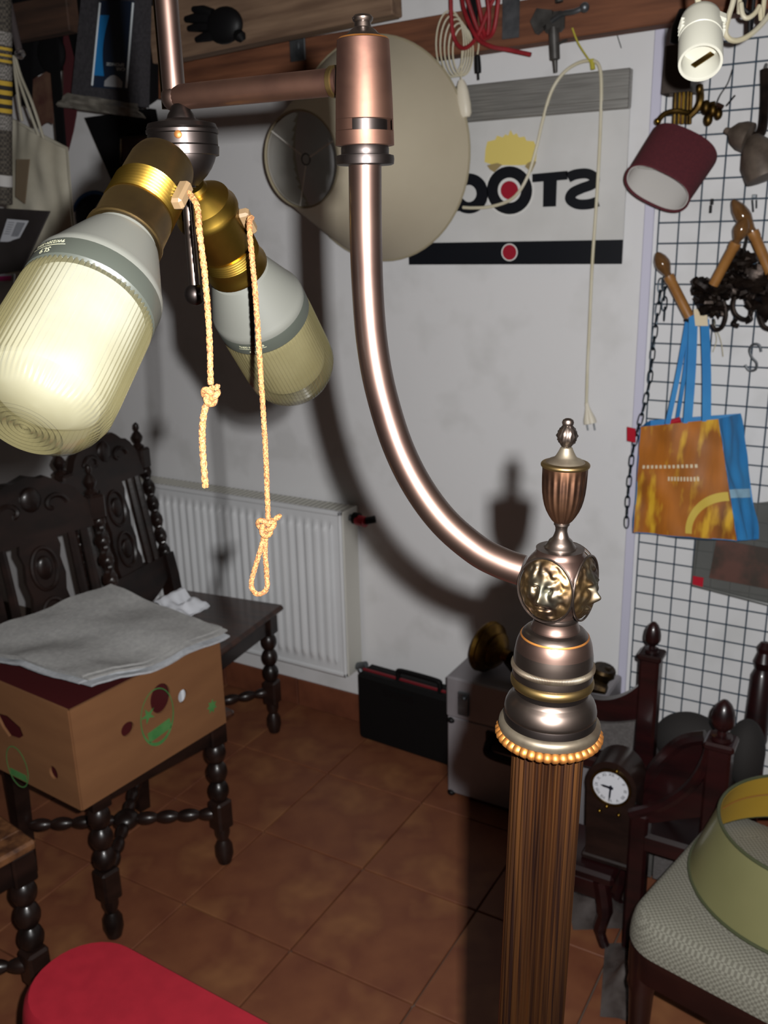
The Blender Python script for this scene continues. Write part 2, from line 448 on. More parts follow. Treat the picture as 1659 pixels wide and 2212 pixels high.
MB().lathe(prof([(1372, 73), (1369, 72), (1365, 69), (1361, 65), (1358, 60), (1356, 50)]), AXM, 72).build('capital_shoulder', m_bronze_d, lamp)
MB().lathe(prof([(1373.5, 73.6), (1371, 74.2), (1368.5, 72.2)]), AXM, 72).build('rubbed_edge', m_bead, lamp)
MB().lathe(prof([(1361, 53), (1356, 53), (1352, 52), (1346, 49), (1339, 47.5), (1334, 47.5)]), AXM, 64).build('neck', m_bronze, lamp)
MB().lathe(prof([(1336, 47), (1334, 49.5), (1330, 50.5), (1326, 49.5), (1324, 47)]), AXM, 64).build('neck_collar', m_bronze_d, lamp)
# hanging bead row under the plate
NB = 40
zb = prof([(1571.5, 108)])[0]
bead_me = MB().box((0, 0, 0), (0.0058, 0.0064, 0.0062), bev=0.0022).mesh('bead', angle=80); bead_me.materials.append(m_bead)
for i in range(NB):
    a = 2*PI*i/NB
    piece('bead', bead_me, cap, AXM @ Matrix.Translation((0, 0, zb[1])) @ Matrix.Rotation(a, 4, 'Z') @ Matrix.Translation((zb[0]-0.0010, 0, -0.0030)))
# lion block: rounded square drum with four masks
zb0, zb1 = zpix(1325), zpix(1184)
blk0 = prof([(1325, 47)])[0]; blk1 = prof([(1184, 52)])[0]; hb = blk1[1]-blk0[1]; rb = 78*0.478/F
ANG0 = -0.42                         # mask nearest the camera looks slightly left
def blockr(a, r, z, k):
    t = (z-blk0[1])/hb
    sq = (abs(math.cos(2*(a-ANG0))))
    f = math.sin(PI*min(max(t, 0), 1))
    return r*(1+0.0*sq)-(rb*0.07*sq*f)
rows = []
for i in range(21):
    t = i/20
    rr = rb*(1-abs(2*t-1.0)**2.6)**(1/2.6) if 0 < t < 1 else 0
    lim = blk0[0]*(1-t)+blk1[0]*t
    rows.append((max(rr, lim), blk0[1]+hb*t))
lb = MB().lathe(rows, AXM, 96, blockr).build('lion_block', m_bronze, lamp, angle=50)
def lion(u, v):
    r2 = u*u+v*v; r = math.sqrt(r2); g = lambda a, b, sa, sb: math.exp(-((u-a)/sa)**2-((v-b)/sb)**2)
    th = math.atan2(v, u)
    h = 0.34*max(0, 1-r2)
    h += 0.30*g(0, 0.02, 0.13, 0.34) + 0.42*g(0, -0.22, 0.17, 0.14) + 0.26*g(-0.15, -0.36, 0.15, 0.13)+0.26*g(0.15, -0.36, 0.15, 0.13)
    h += 0.30*g(-0.27, 0.27, 0.17, 0.10)+0.30*g(0.27, 0.27, 0.17, 0.10) + 0.22*g(-0.42, -0.08, 0.16, 0.2)+0.22*g(0.42, -0.08, 0.16, 0.2)
    h -= 0.24*g(-0.25, 0.10, 0.11, 0.08)+0.24*g(0.25, 0.10, 0.11, 0.08) + 0.25*g(0, -0.52, 0.24, 0.05)
    h += 0.18*g(0, -0.64, 0.2, 0.09)
    if r > 0.5:
        w = min(1, (r-0.5)/0.15)*(1 if r < 0.95 else max(0, (1.0-r)/0.05))
        h += w*(0.10*abs(math.sin(5.5*th+3*r))*abs(math.cos(9*r+1.3*math.sin(3*th)))+0.10*noise.noise(V((u*6, v*6, 2))))
    return h
m_lion = mat('lion_mask_bronze', lin((92, 72, 46)), 0.38, 1.0, c2=lin((48, 38, 33)), scale=70, detail=5, rough2=0.45, c3=lin((78, 76, 66)), scale3=50)
RM = rb*0.83; zc = blk0[1]+hb*0.49
for q in (0, 1, 2):
    a = ANG0+q*PI/2
    Mm = AXM @ Matrix.Rotation(a, 4, 'Z') @ Matrix.Translation((rb*0.86, 0, zc)) @ Matrix(((0, 0, 1, 0), (1, 0, 0, 0), (0, 1, 0, 0), (0, 0, 0, 1)))
    def mk(s, t):
        r = 1.0*t; th = 2*PI*s; u = r*math.cos(th); v = r*math.sin(th)
        return (RM*u*0.92, RM*v*1.04, RM*0.5*lion(u, v)-RM*0.10*r*r*(1.0))
    mb = MB().grid(mk, 96, 34, Mm, cu=True)
    mk_o = mb.build('lion_mask', m_lion, lamp, angle=0 or 60, recalc=False)
    ring = [(RM*0.97*math.cos(2*PI*i/48), RM*1.09*math.sin(2*PI*i/48), -RM*0.06) for i in range(48)]
    MB().tube([Mm @ V(p) for p in ring], 0.0006, 6, closed=True).build('mask_border', m_bronze_d, mk_o)
# urn
urn_f = MB().lathe(prof([(1190, 50), (1184, 51), (1183, 36), (1185, 34.5), (1180, 34), (1176, 30), (1172, 27.5), (1167, 25), (1161, 18), (1155, 15.4), (1147, 13), (1140, 13.2), (1135, 15), (1133, 17), (1129, 17), (1127, 15)]), AXM, 48).build('urn_foot', m_bronze_d, lamp)
def uf(a, r, z, k): return r*(1-(0.05 if 1 <= k <= 9 else 0)*abs(math.cos(a*10))**1.5)
MB().lathe(prof([(1130, 15), (1124, 22), (1115, 28.5), (1103, 35.5), (1091, 40.5), (1078, 44), (1064, 46.5), (1048, 48), (1034, 48.6), (1028, 48.8), (1012, 49), (1006, 49)]), AXM, 160, uf).build('urn_bowl', mat('urn_bronze', lin((82, 57, 42)), 0.42, 1.0, c2=lin((50, 35, 28)), scale=60, detail=6), lamp, angle=50)
MB().lathe(prof(torus_prof(1010, 998, 46, 53)), AXM, 48).build('urn_rim', m_obrass, lamp)
MB().lathe(prof([(1002, 50), (1000, 44), (997, 41), (993, 36), (989, 26), (985, 22), (978, 18), (971, 14.5), (967, 13), (965, 10)]), AXM, 48).build('urn_lid', m_dust, lamp)
fl_p = prof([(967, 10), (962, 13), (956, 19), (949, 23), (941, 24.6), (933, 23), (925, 17.5), (920, 12.5), (918.5, 11)])
zf0, zf1 = fl_p[0][1], fl_p[-1][1]
MB().lathe(fl_p, AXM, 96, lambda a, r, z, k: r*(1-0.17*abs(math.cos(4*(a+2.2*(z-zf0)/(zf1-zf0)))))).build('flame_finial', m_bronze_d, lamp, angle=60)
MB().lathe(prof([(920, 10), (917, 12), (912, 13), (907, 11), (904, 6), (903, 0.01)]), AXM, 32).build('flame_tip', m_bronze_d, lamp)

# gooseneck
gp = [(1128, 1232, .478), (1085, 1217, .481), (1030, 1188, .485), (960, 1128, .489), (902, 1050, .491), (858, 960, .490), (824, 850, .487), (805, 750, .483), (795, 640, .478), (790, 500, .469), (788.5, 350, .460), (788, 300, .456)]
gp = smooth_path([at_d(*q) for q in gp], 6)
MB().tube(gp, 0.0083, 24).build('gooseneck', m_bronze, lamp)
# swivel sleeve (upright)
s0 = at_d(788, 300, .456); sup = (gp[-1]-gp[-9]).normalized(); sup = (sup*0.5+V((0, 0, 1))*0.5).normalized()
SM = frame(s0, sup, CAM-s0)
px_ = .456/F
def sl(rows): return [(r*px_, (300-y)*px_/0.97) for y, r in rows]
MB().lathe(sl([(352, 58), (350, 62.5), (340, 63.5), (333, 62.5), (331, 55)]), SM, 48).build('sleeve_disc', m_blackm, lamp)
MB().lathe(sl([(335, 50), (330, 52), (318, 52), (313, 50)]), SM, 48).build('sleeve_gap_ring', m_blackm, lamp)
slv = MB()
slot_a0, slot_a1 = -0.25, 1.35            # slot cut into the front right of the sleeve
slv.lathe(sl([(314, 60), (313, 63.5), (286, 62.8), (285, 52)]), SM, 40)
slv.lathe(sl([(285, 52), (284.5, 62.6), (264, 62), (263.5, 52)]), SM, 30, a0=slot_a1-0.12, a1=2*PI-0.55+0.12)
slv.lathe(sl([(264, 52), (263, 62), (230, 61), (180, 58.5), (140, 56.5), (114, 55), (111, 52), (109, 40), (109, 0.01)]), SM, 48)
sv = slv.build('swivel_sleeve', m_copperb, lamp)
MB().lathe(sl([(290, 49), (258, 49)]), SM, 32).build('slot_core', m_blackm, sv)
MB().lathe(sl([(112, 44), (106, 40), (101, 32), (95, 26), (90, 18), (82, 17), (78, 21), (73, 22), (68, 17), (66, 8), (65.5, 0.01)]), SM, 36).build('sleeve_knob', m_bronze_d, lamp)
MB().lathe(sl([(113, 54.5), (110, 51.5), (108.5, 46)]), SM, 48).build('sleeve_rim', m_bead, sv)
# arm with elbow and upright
e0 = at_d(735, 176, .458); e1 = at_d(377, 211, .510)
MB().tube([e0+(e1-e0)*t for t in (0, .5, 1)], 0.0066, 20).build('arm', m_copperb, lamp)
MB().lathe([(0.0066, 0), (0.0076, 0.0005), (0.0076, 0.003), (0.0066, 0.0035)], frame(at_d(729, 176, .459), e1-e0), 24).build('arm_flange', m_obrass, lamp)
upv = V((0, 0, 1))
MB().ball(e1, 0.0074, n=16, m=10).build('elbow', m_bronze, lamp)
MB().tube([e1, e1+upv*0.1, e1+upv*0.30], 0.0063, 20).build('upright', m_bronze, lamp)
MB().tube([e1+upv*0.30, e1+upv*0.315, e1+upv*0.33], [0.0085, 0.0085, 0.003], 16).build('upright_cap', m_brass, lamp)
r0 = at_d(357, 236, .545); MB().tube([r0, r0+upv*0.30], 0.0019, 10).build('wire_guide', m_brass, lamp)
# cluster hub under the elbow
hc = at_d(395, 300, .512); HM = frame(hc, V((0, 0, 1)), CAM-hc); hp = .512/F
def hb_(rows): return [(r*hp, (300-y)*hp/0.955) for y, r in rows]
hub = MB().lathe(hb_([(292, 60), (284, 72), (280, 76), (272, 72), (266, 40), (262, 31), (254, 28), (246, 22), (238, 19), (234, 14), (233, 0.01)]), HM, 48).build('hub_cap', m_blackm, lamp)
MB().lathe(hb_([(293, 70), (291, 77), (285, 77.5), (281, 74)]), HM, 48).build('hub_ring', m_blackm, hub)
MB().lathe(hb_([(314, 70), (313, 74.5), (293, 74.5), (292, 70)]), HM, 48).build('hub_drum', m_blackm, lamp)
MB().lathe(hb_([(334, 66), (333, 75), (316, 76.5), (313, 72)]), HM, 48).build('hub_drum', m_blackm, lamp)
MB().lathe(hb_([(392, 0.01), (391, 26), (385, 32), (372, 46), (358, 57), (345, 64), (336, 67.5), (332, 68)]), HM, 48).build('hub_bowl', m_blackm, lamp)
sc = hc + (CAM-hc).normalized()*0; aS = math.atan2(0, 1)
Msc = HM @ Matrix.Rotation(-0.12, 4, 'Z') @ Matrix.Translation((75*hp, 0, (300-298)*hp)) @ Matrix.Rotation(PI/2, 4, 'Y')
scw = MB().lathe([(0.0, 0), (0.0021, 0), (0.0021, 0.0005), (0.0014, 0.0009), (0, 0.001)], Msc, 16).build('screw', m_bead, hub)
MB().box((0, 0, 0.001), (0.0036, 0.0005, 0.0003), Msc).build('screw_slot', m_blackm, scw) if False else None
rod0 = at_d(402, 385, .535); rod1 = at_d(410, 600, .553)
rdv = MB().tube([hc+V((0, 0, -88*hp)), hc+V((0, 0, -100*hp))], 0.0052, 16).build('rod_collar', m_blackm, lamp)
rb0 = hc+V((0, 0, -90*hp)); rb1 = rb0+V((0, 0, -0.0575))
MB().tube([rb0, rb1], 0.0032, 16).build('rod', m_bronze_d, lamp)
MB().ball(rb1+V((0, 0, -0.004)), 0.0064, n=20, m=14).build('rod_ball', m_blackm, lamp)

# sockets and bulbs
m_hous = mat('grey_bulb_plastic', lin((60, 60, 56)), 0.42, 0.0, spec=0.35)
m_band = mat('dark_bulb_label', lin((34, 36, 32)), 0.4, spec=0.4)
m_white_ink = mat('white_ink', lin((130, 128, 105)), 0.6)
m_glass = mat('ribbed_yellow_glass', lin((58, 54, 36)), 0.13, 0.0, ior=1.6, spec=1.0, alpha=0.46)
m_core = mat('white_inner_tube', lin((128, 128, 118)), 0.6, 0.0, c2=lin((104, 102, 88)), scale=14)
m_core2 = mat('golden_inner_tube', lin((116, 109, 80)), 0.5, 0.2, c2=lin((96, 88, 58)), scale=14)
m_wood_sw = mat('boxwood_switch', lin((74, 58, 38)), 0.6)
m_cord = mat('braided_cord', lin((128, 88, 46)), 0.75, c2=lin((92, 52, 24)), scale=900, detail=1, bump=0.5, bscale=900)
def socket_bulb(S, E, sock_len, up_hint, label, txt_ang, dome):
    ax = (E-S).normalized(); L = (E-S).length
    M = frame(S, ax, up_hint)                   # local Z along the axis towards the bulb end
    R = 0.0325
    body = m_brass if dome else m_obrass
    so = MB()
    if dome:
        so.lathe([(0.004, -sock_len-0.008), (0.0068, -sock_len-0.008), (0.0078, -sock_len-0.0055), (0.006, -sock_len-0.003), (0.0105, -sock_len-0.0008), (0.0172, -sock_len+0.004), (0.0185, -sock_len+0.010), (0.0195, -sock_len+0.0115), (0.0195, -sock_len+0.014), (0.0182, -sock_len+0.0145), (0.0182, -0.020)], M, 40)
    else:
        so.lathe([(0.004, -sock_len-0.004), (0.014, -sock_len-0.004), (0.0168, -sock_len-0.001), (0.0178, -sock_len+0.004), (0.0180, -0.036)], M, 40)
    s_o = so.build('socket', body, lamp, label='polished brass' if dome else 'tarnished brass')
    # threaded rings
    th = []; z0, z1 = (-0.020, -0.011) if dome else (-0.036, -0.020); nr = 5 if dome else 7
    for i in range(nr*6+1):
        t = i/(nr*6); th.append((0.0184+0.0007*math.cos(2*PI*t*nr), z0+(z1-z0)*t))
    MB().lathe(th, M, 40).build('thread_rings', m_brass, s_o)
    MB().lathe([(0.0184, z1), (0.0190, z1+0.003), (0.0192, -0.003), (0.0202, -0.001), (0.0202, 0.0008), (0.0192, 0.0012), (0.0172, 0.0006), (0.0165, -0.004)], M, 40).build('socket_skirt', body, s_o)
    # pull switch block on the side facing up_hint
    Ms = M @ Matrix.Translation((0.0205, 0, -sock_len+0.026 if not dome else -sock_len+0.026))
    MB().box((0, 0, 0), (0.007, 0.007, 0.017), Ms, bev=0.0015).build('switch_block', m_wood_sw, s_o)
    # bulb
    hz = 0.050
    cone = MB().lathe([(0.0165, -0.004), (0.0165, 0.003), (0.0195, 0.0045), (0.0215, 0.009), (0.0300, 0.0300), (0.0312, 0.0325), (R-0.0004, 0.0345), (R, 0.0362), (R, 0.0382)], M, 56)
    bulb = cone.build('bulb_housing', m_hous, lamp, label='grey plastic bulb housing')
    MB().lathe([(R, 0.0380), (R+0.0002, 0.0385), (R+0.0002, hz-0.0015), (R-0.001, hz)], M, 56).build('housing_band', m_band, bulb)
    Ng = 76
    zs = [(R-0.0012, hz-0.002), (R-0.0008, hz), (R-0.0005, hz+0.004), (R-0.0002, L-0.032), (R-0.0004, L-0.020), (R-0.0025, L-0.012), (R-0.0065, L-0.006), (R-0.0115, L-0.0028)]
    k0 = len(zs)
    for i in range(14):
        t = (i+0.5)/14; r = (R-0.0125)*(1-t); zs += [(r, L-0.0016-0.0004*t+0.0010*(i % 2))]
    zs.append((0.0005, L-0.0012))
    def ribs(a, r, z, k):
        if 1 <= k <= 4: return r+0.0009*math.cos(Ng*a)
        return r
    MB().lathe(zs, M, Ng*6, ribs).build('bulb_glass', m_glass, bulb, angle=60)
    # inner amber liner and folded tubes behind the glass
    MB().lathe([(0.0285, hz-0.004), (0.0287, L-0.030), (0.0265, L-0.022), (0.018, L-0.0155), (0.001, L-0.0135)], M, 48).build('inner_tube', m_core2 if dome else m_core, bulb)
    # printed label
    rl = R+0.0004
    cv = M.inverted() @ CAM; ca = math.atan2(cv.y, cv.x)
    def lat(q): return (M @ V((math.cos(q), math.sin(q), 0))-S).dot(RT)
    sg = 1 if lat(ca+0.5) < lat(ca-0.5) else -1
    tang = ca+sg*txt_ang
    def warp(cx, zc_):
        def w(x, y):
            a = tang + (x+cx)/rl
            return M @ V((rl*math.cos(a), rl*math.sin(a), zc_ + y))
        return w
    text_mesh('SL9', 0.0046, None, warp(0, 0.0458)).build('lettering', m_white_ink, bulb, angle=0, recalc=False)
    text_mesh('9W/220V-50Hz', 0.0028, None, warp(0, 0.0408)).build('lettering', m_white_ink, bulb, angle=0, recalc=False)
    ln = MB(); w = warp(0, 0.0430)
    ln.grid(lambda u, v: w(-0.010+0.020*u, 0.0003*(v-0.5)), 14, 2); ln.build('printed_line', m_white_ink, bulb, recalc=False)
    return M
S1 = at_d(268, 517, .467); E1 = at_d(48, 930, .400)
S2 = at_d(512, 577, .590); E2 = S2 + (at_d(640, 812, .690)-S2).normalized()*(E1-S1).length
MA = socket_bulb(S1, E1, 0.060, RT*1.0+FW*-0.25, 'left', 1.0, False)
MBm = socket_bulb(S2, E2, 0.060, RT*1.0+UP*0.35-FW*0.55, 'right', 0.55, True)
# pull cords
def rope(pts, r, name, parent):
    pts = smooth_path(pts, 10)
    # resample evenly, then build a braid-like bulging cord
    L = [0]
    for a, b in zip(pts, pts[1:]): L.append(L[-1]+(b-a).length)
    n = max(8, int(L[-1]/0.0011)); out = []; j = 0
    for i in range(n+1):
        s = L[-1]*i/n
        while j < len(L)-2 and L[j+1] < s: j += 1
        t = (s-L[j])/max(1e-9, L[j+1]-L[j]); out.append(pts[j].lerp(pts[j+1], min(1, max(0, t))))
    o = None
    m = MB(); m.tube(out, r*0.80, 8)
    for ph, hand in ((0, 1), (PI, 1), (0, -1), (PI, -1)):
        tw = []
        for i, p in enumerate(out):
            t = (out[min(i+1, n)]-out[max(i-1, 0)]).normalized(); u = V((0.3, 0.9, 0.2)); u = (u-t*u.dot(t)).normalized(); w = t.cross(u)
            a = ph+hand*i*0.0011/0.0042*PI
            tw.append(p+(u*math.cos(a)+w*math.sin(a))*r*0.50)
        m.tube(tw, r*0.52, 5)
    return m.build(name, m_cord, parent, angle=60)
dA = MA @ V((0.0240, 0, -0.036)); dB = MBm @ V((0.0240, 0, -0.036))
cA = rope([dA, dA+(at_d(425, 470, .468)-dA)*0.55+RT*0.002, at_d(431, 500, .466), at_d(443, 600, .470), at_d(452, 720, .476), at_d(455, 830, .482)], 0.0017, 'pull_cord', lamp)
cB = rope([dB, dB+(at_d(536, 480, .530)-dB)*0.6, at_d(541, 520, .532), at_d(552, 640, .540), at_d(564, 820, .552), at_d(574, 980, .563), at_d(579, 1122, .572)], 0.00175, 'pull_cord', lamp)
def knot(c, r, wob, parent):
    pts = []
    for i in range(60):
        t = 2*PI*i/60
        pts.append(c+RT*(r*(math.sin(t)+2*math.sin(2*t))*0.42)+UP*(r*(math.cos(t)-2*math.cos(2*t))*0.42)-FW*(r*math.sin(3*t)*0.45*wob))
    return MB().tube(pts, 0.0017, 8, closed=True).build('knot', m_cord, parent, angle=60)
knot(at_d(455, 855, .484), 0.0034, 1.6, cA)
rope([at_d(455, 838, .482), at_d(466, 838, .480), at_d(471, 832, .479)], 0.0016, 'cord_end', cA)
rope([at_d(449, 868, .485), at_d(441, 890, .486), at_d(437, 930, .489), at_d(439, 990, .493), at_d(444, 1052, .497)], 0.0019, 'cord_tail', cA)
knot(at_d(575, 1138, .573), 0.0046, 1.2, cB)
rope([at_d(582, 1130, .571), at_d(594, 1122, .570), at_d(606, 1113, .569)], 0.0017, 'cord_end', cB)
rope([at_d(572, 1150, .574), at_d(562, 1190, .577), at_d(547, 1240, .580), at_d(543, 1265, .582), at_d(551, 1281, .583), at_d(566, 1282, .583), at_d(577, 1268, .582), at_d(576, 1240, .580), at_d(573, 1195, .577), at_d(574, 1152, .574)], 0.00172, 'cord_loop', cB)
# ------------------------------------------------------------------ timber rails
b1 = beam(at_y(330, 214, 2.33), at_y(1690, 13, 2.33), 0.098, 0.06, m_wood, 'timber_rail', 'long reddish pine rail high along the white wall behind the shade', 'beam')
p_l = at_y(403, 122, 2.0); p_r = at_y(847, 30, 2.0); dv = (p_r-p_l).normalized()
b2 = beam(p_l-dv*0.12, p_r, 0.135, 0.05, m_wood2, 'timber_plank', 'weathered plank with a sawn end, nearest board at the top of the picture', 'beam')
m_wood3 = mat('dark_old_board', lin((66, 44, 32)), 0.8, c2=lin((44, 28, 20)), scale=3, stretch=(1.2, 14, 14))
p3 = at_y(0, 92, 1.9); p4 = at_y(150, 66, 1.9)
b3 = beam(V((p3.x-0.1, 1.9, p4.z)), V((p4.x, 1.9, p4.z)), 0.09, 0.04, m_wood3, 'timber_offcut', 'short dark board above the black strap at the upper left', 'beam')
brk = MB(); q = at_y(648, 92, 2.30)
brk.box(q+V((0, -0.012, -0.01)), (0.05, 0.006, 0.075), bev=0.001); brk.box(q+V((0, -0.04, 0.03)), (0.05, 0.06, 0.005), bev=0.001)
brko = brk.solo('steel_bracket', m_steel, 'grey steel angle bracket screwed to the pine rail left of the bronze sleeve', 'bracket')
MB().ball(q+V((0.004, -0.017, -0.01)), (0.006, 0.003, 0.011), n=10, m=6).build('bolt', m_steel, brko)
plt = MB().box(at_y(1105, 40, 2.325)+V((0, -0.004, 0.0)), (0.045, 0.003, 0.09), bev=0.0008).solo('steel_plate', m_steel, 'grey steel joining plate on the pine rail beside the red cable', 'bracket')

# ------------------------------------------------------------------ mirror-written advertising sign
YS = D-0.026
m_acry = mat('frosted_acrylic', lin((206, 205, 204)), 0.35, c2=lin((196, 195, 193)), scale=6)
m_alu = mat('brushed_aluminium', lin((168, 166, 162)), 0.42, 0.7, c2=lin((140, 138, 134)), scale=8, stretch=(1, 40, 40))
m_sblack = mat('sign_black', lin((16, 18, 24)), 0.35); m_sred = mat('sign_red', lin((150, 22, 42)), 0.4)
m_syel = mat('sign_yellow', lin((216, 196, 110)), 0.5); m_swhite = mat('sign_white', lin((214, 213, 210)), 0.4); m_sbrown = mat('sign_olive', lin((150, 132, 90)), 0.5)
pr = at_y(1343, 570, YS); pt = at_y(1367, 150, YS); pc = at_y(1100, 545, YS)
xl_s = 2*pc.x-pr.x
sign = thing('advertising_sign', 'mirror-written white STOCK sign with black bar and metal top strip on the wall', 'sign', (pc.x, YS, pr.z))
MB().box(((xl_s+pr.x)/2, YS+0.004, (pr.z+pt.z)/2), (pr.x-xl_s, 0.006, pt.z-pr.z), bev=0.001).build('panel', m_acry, sign)
zs0 = at_y(1365, 234, YS).z
MB().box(((xl_s+pr.x)/2, YS-0.006, (zs0+pt.z)/2+0.002), (pr.x-xl_s+0.004, 0.026, pt.z-zs0), bev=0.002).build('top_strip', m_alu, sign)
MB().box(((xl_s+pr.x)/2, YS-0.010, zs0+0.010), (pr.x-xl_s+0.006, 0.022, 0.022), bev=0.002).build('strip_lip', m_alu, sign)
zb1 = at_y(1345, 518, YS).z
bar = MB().box(((xl_s+pr.x)/2, YS+0.0003, (pr.z+zb1)/2), (pr.x-xl_s+0.0005, 0.0022, zb1-pr.z+0.0005)).build('bar', m_sblack, sign)
def onsign(pts, t, name, material, parent):
    w = [at_y(p[0], p[1], YS) for p in pts]; n = len(w)
    vs = [V((p.x, YS-t, p.z)) for p in w]+[V((p.x, YS+0.0015, p.z)) for p in w]
    m = MB(); m.add(vs, [tuple(range(n)), tuple(range(n, 2*n))[::-1]]+[(i, n+i, n+(i+1) % n, (i+1) % n) for i in range(n)])
    return m.build(name, material, parent, angle=0)
def ringpts(cx, cy, rx, ry, n=36): return [(cx+rx*math.cos(2*PI*i/n), cy+ry*math.sin(2*PI*i/n)) for i in range(n)]
def strokepts(path, w):
    ps = smooth_path([V((a, b, 0)) for a, b in path], 6); l = []; r = []
    for i, p in enumerate(ps):
        t = (ps[min(i+1, len(ps)-1)]-ps[max(i-1, 0)]).normalized(); nrm = V((-t.y, t.x, 0))*(w/2)
        l.append((p.x+nrm.x, p.y+nrm.y)); r.append((p.x-nrm.x, p.y-nrm.y))
    return l+r[::-1]
onsign(strokepts([(1227, 384), (1243, 377), (1268, 375), (1284, 384), (1279, 398), (1256, 407), (1237, 417), (1232, 431), (1248, 441), (1272, 441), (1292, 435)], 22), 0.0012, 'letter_s', m_sblack, sign)
onsign([(1150, 376), (1226, 369), (1226, 388), (1203, 390), (1201, 446), (1173, 447), (1174, 392), (1150, 394)], 0.0012, 'letter_t', m_sblack, sign)
onsign(ringpts(1101, 411, 53, 56), 0.0008, 'letter_o_outline', m_swhite, sign)
onsign(ringpts(1101, 411, 49, 52), 0.0012, 'letter_o', m_sblack, sign)
onsign(ringpts(1101, 411, 25, 27), 0.0016, 'letter_o_centre', m_swhite, sign)
onsign(ringpts(1101, 411, 19, 20), 0.0020, 'emblem_dot', m_sred, sign)
cpts = [(1013+29*math.cos(a), 418+31*math.sin(a)) for a in [-2.45+4.9*i/10 for i in range(11)]]
onsign(strokepts(cpts, 25), 0.0012, 'letter_c', m_sblack, sign)
onsign([(925, 385), (948, 384), (946, 412), (972, 385), (992, 385), (966, 418), (994, 456), (970, 457), (946, 426), (945, 458), (920, 458)], 0.0012, 'letter_k', m_sblack, sign)
onsign([(1047, 350), (1049, 322), (1053, 306), (1070, 302), (1074, 293), (1086, 297), (1092, 290), (1098, 293), (1103, 281), (1109, 292), (1116, 288), (1121, 297), (1133, 295), (1137, 304), (1153, 305), (1160, 322), (1157, 348), (1140, 356), (1120, 357), (1088, 357), (1066, 357)], 0.0010, 'crest', m_syel, sign)
onsign([(1052, 357), (1075, 352), (1085, 356), (1068, 372), (1058, 366)], 0.0012, 'crest_leaf', m_sbrown, sign)
onsign([(1152, 346), (1158, 350), (1148, 372), (1134, 360), (1140, 352)], 0.0012, 'crest_leaf', m_sbrown, sign)
onsign(ringpts(1101, 545, 17.5, 19), 0.0014, 'bar_dot_rim', m_swhite, bar)
onsign(ringpts(1101, 545, 15, 16.5), 0.0018, 'bar_dot', m_sred, bar)

# ------------------------------------------------------------------ big cream lampshade hung flat on the wall
m_cream = mat('cream_shade_card', lin((188, 178, 156)), 0.8, c2=lin((178, 167, 145)), scale=3, detail=5, bump=0.05, bscale=200)
m_creamin = mat('cream_shade_lining', lin((226, 223, 216)), 0.7)
bc = at_y(815, 330, 2.312); Rb = 0.286; sp = at_y(650, 345, 1.975); Rs = 0.112
shade = thing('conical_lampshade', 'large cream conical lampshade hung flat on the wall behind the gooseneck', 'lampshade', (bc.x, bc.y, bc.z-Rb))
ShM = frame(bc, sp-bc, V((1, 0, 0))); Ls = (sp-bc).length
MB().lathe([(Rb, 0), (Rs, Ls)], ShM, 72).f and None
sh = MB(); sh.lathe([(Rb, 0), (Rs, Ls), (Rs-0.003, Ls), (Rb-0.003, 0)], ShM, 72, closed_prof=True)
sho = sh.build('shade_cone', m_cream, shade)
m_rim = mat('shade_rim_tape', lin((150, 140, 116)), 0.6)
for r, z in ((Rb, 0.002), (Rs, Ls)):
    MB().tube([ShM @ V((r*math.cos(2*PI*i/64), r*math.sin(2*PI*i/64), z)) for i in range(64)], 0.0028, 8, closed=True).build('rim', m_rim, shade)
MB().lathe([(Rb-0.0035, 0.002), (Rs-0.0035, Ls-0.002)], ShM, 64).f and None
ln = MB(); ln.lathe([(Rb-0.0038, 0.004), (Rs-0.0038, Ls-0.004), (Rs-0.0046, Ls-0.004), (Rb-0.0046, 0.004)], ShM, 64, closed_prof=True); ln.build('lining', m_creamin, shade)
for k in range(3):
    a = 0.35+k*2*PI/3
    MB().tube([ShM @ V((Rs*math.cos(a), Rs*math.sin(a), Ls-0.002)), ShM @ V((0.012*math.cos(a), 0.012*math.sin(a), Ls-0.02))], 0.0016, 6).build('spoke', m_creamin, shade)
MB().tube([ShM @ V((0.013*math.cos(2*PI*i/20), 0.013*math.sin(2*PI*i/20), Ls-0.02)) for i in range(20)], 0.002, 6, closed=True).build('ring', m_steel, shade)
MB().box(ShM @ V((Rb*0.72, -Rb*0.62, 0.018)), (0.006, 0.006, 0.006), bev=0.002).build('clip', m_steel, shade)

# ------------------------------------------------------------------ radiator
m_rad = mat('white_enamel', lin((214, 215, 217)), 0.4, c2=lin((208, 209, 211)), scale=4)
m_grey = mat('radiator_grille_grey', lin((168, 167, 160)), 0.5)
m_side = mat('radiator_side_cream', lin((200, 198, 190)), 0.5)
yf = D-0.11; xr = -1.511; xl_r = -2.78; z0, z1 = 0.218, 0.793
rad = thing('panel_radiator', 'white ribbed panel radiator on the wall behind the carved chairs', 'radiator', ((xr+xl_r)/2, D-0.06, z0))
pitch_r = 0.0333
def radsurf(u, v):
    x = xl_r+0.012+(xr-xl_r-0.024)*u; z = z0+0.004+(z1-z0-0.008)*v
    ph = (x-xr)/pitch_r
    w = 0.5+0.5*math.cos(2*PI*ph); w = min(1, max(0, (w-0.25)*2.0))
    e = min(1, max(0, (z-z0-0.045)/0.02), 1)*min(1, max(0, (z1-0.045-z)/0.02))
    e *= 1 if x < xr-0.035 else 0
    return V((x, yf+0.006-0.010*w*e, z))
nr = int((xr-xl_r)/pitch_r)*10
mbp = MB(); mbp.grid(radsurf, nr, 40); mbp.build('front_panel', m_rad, rad, angle=40)
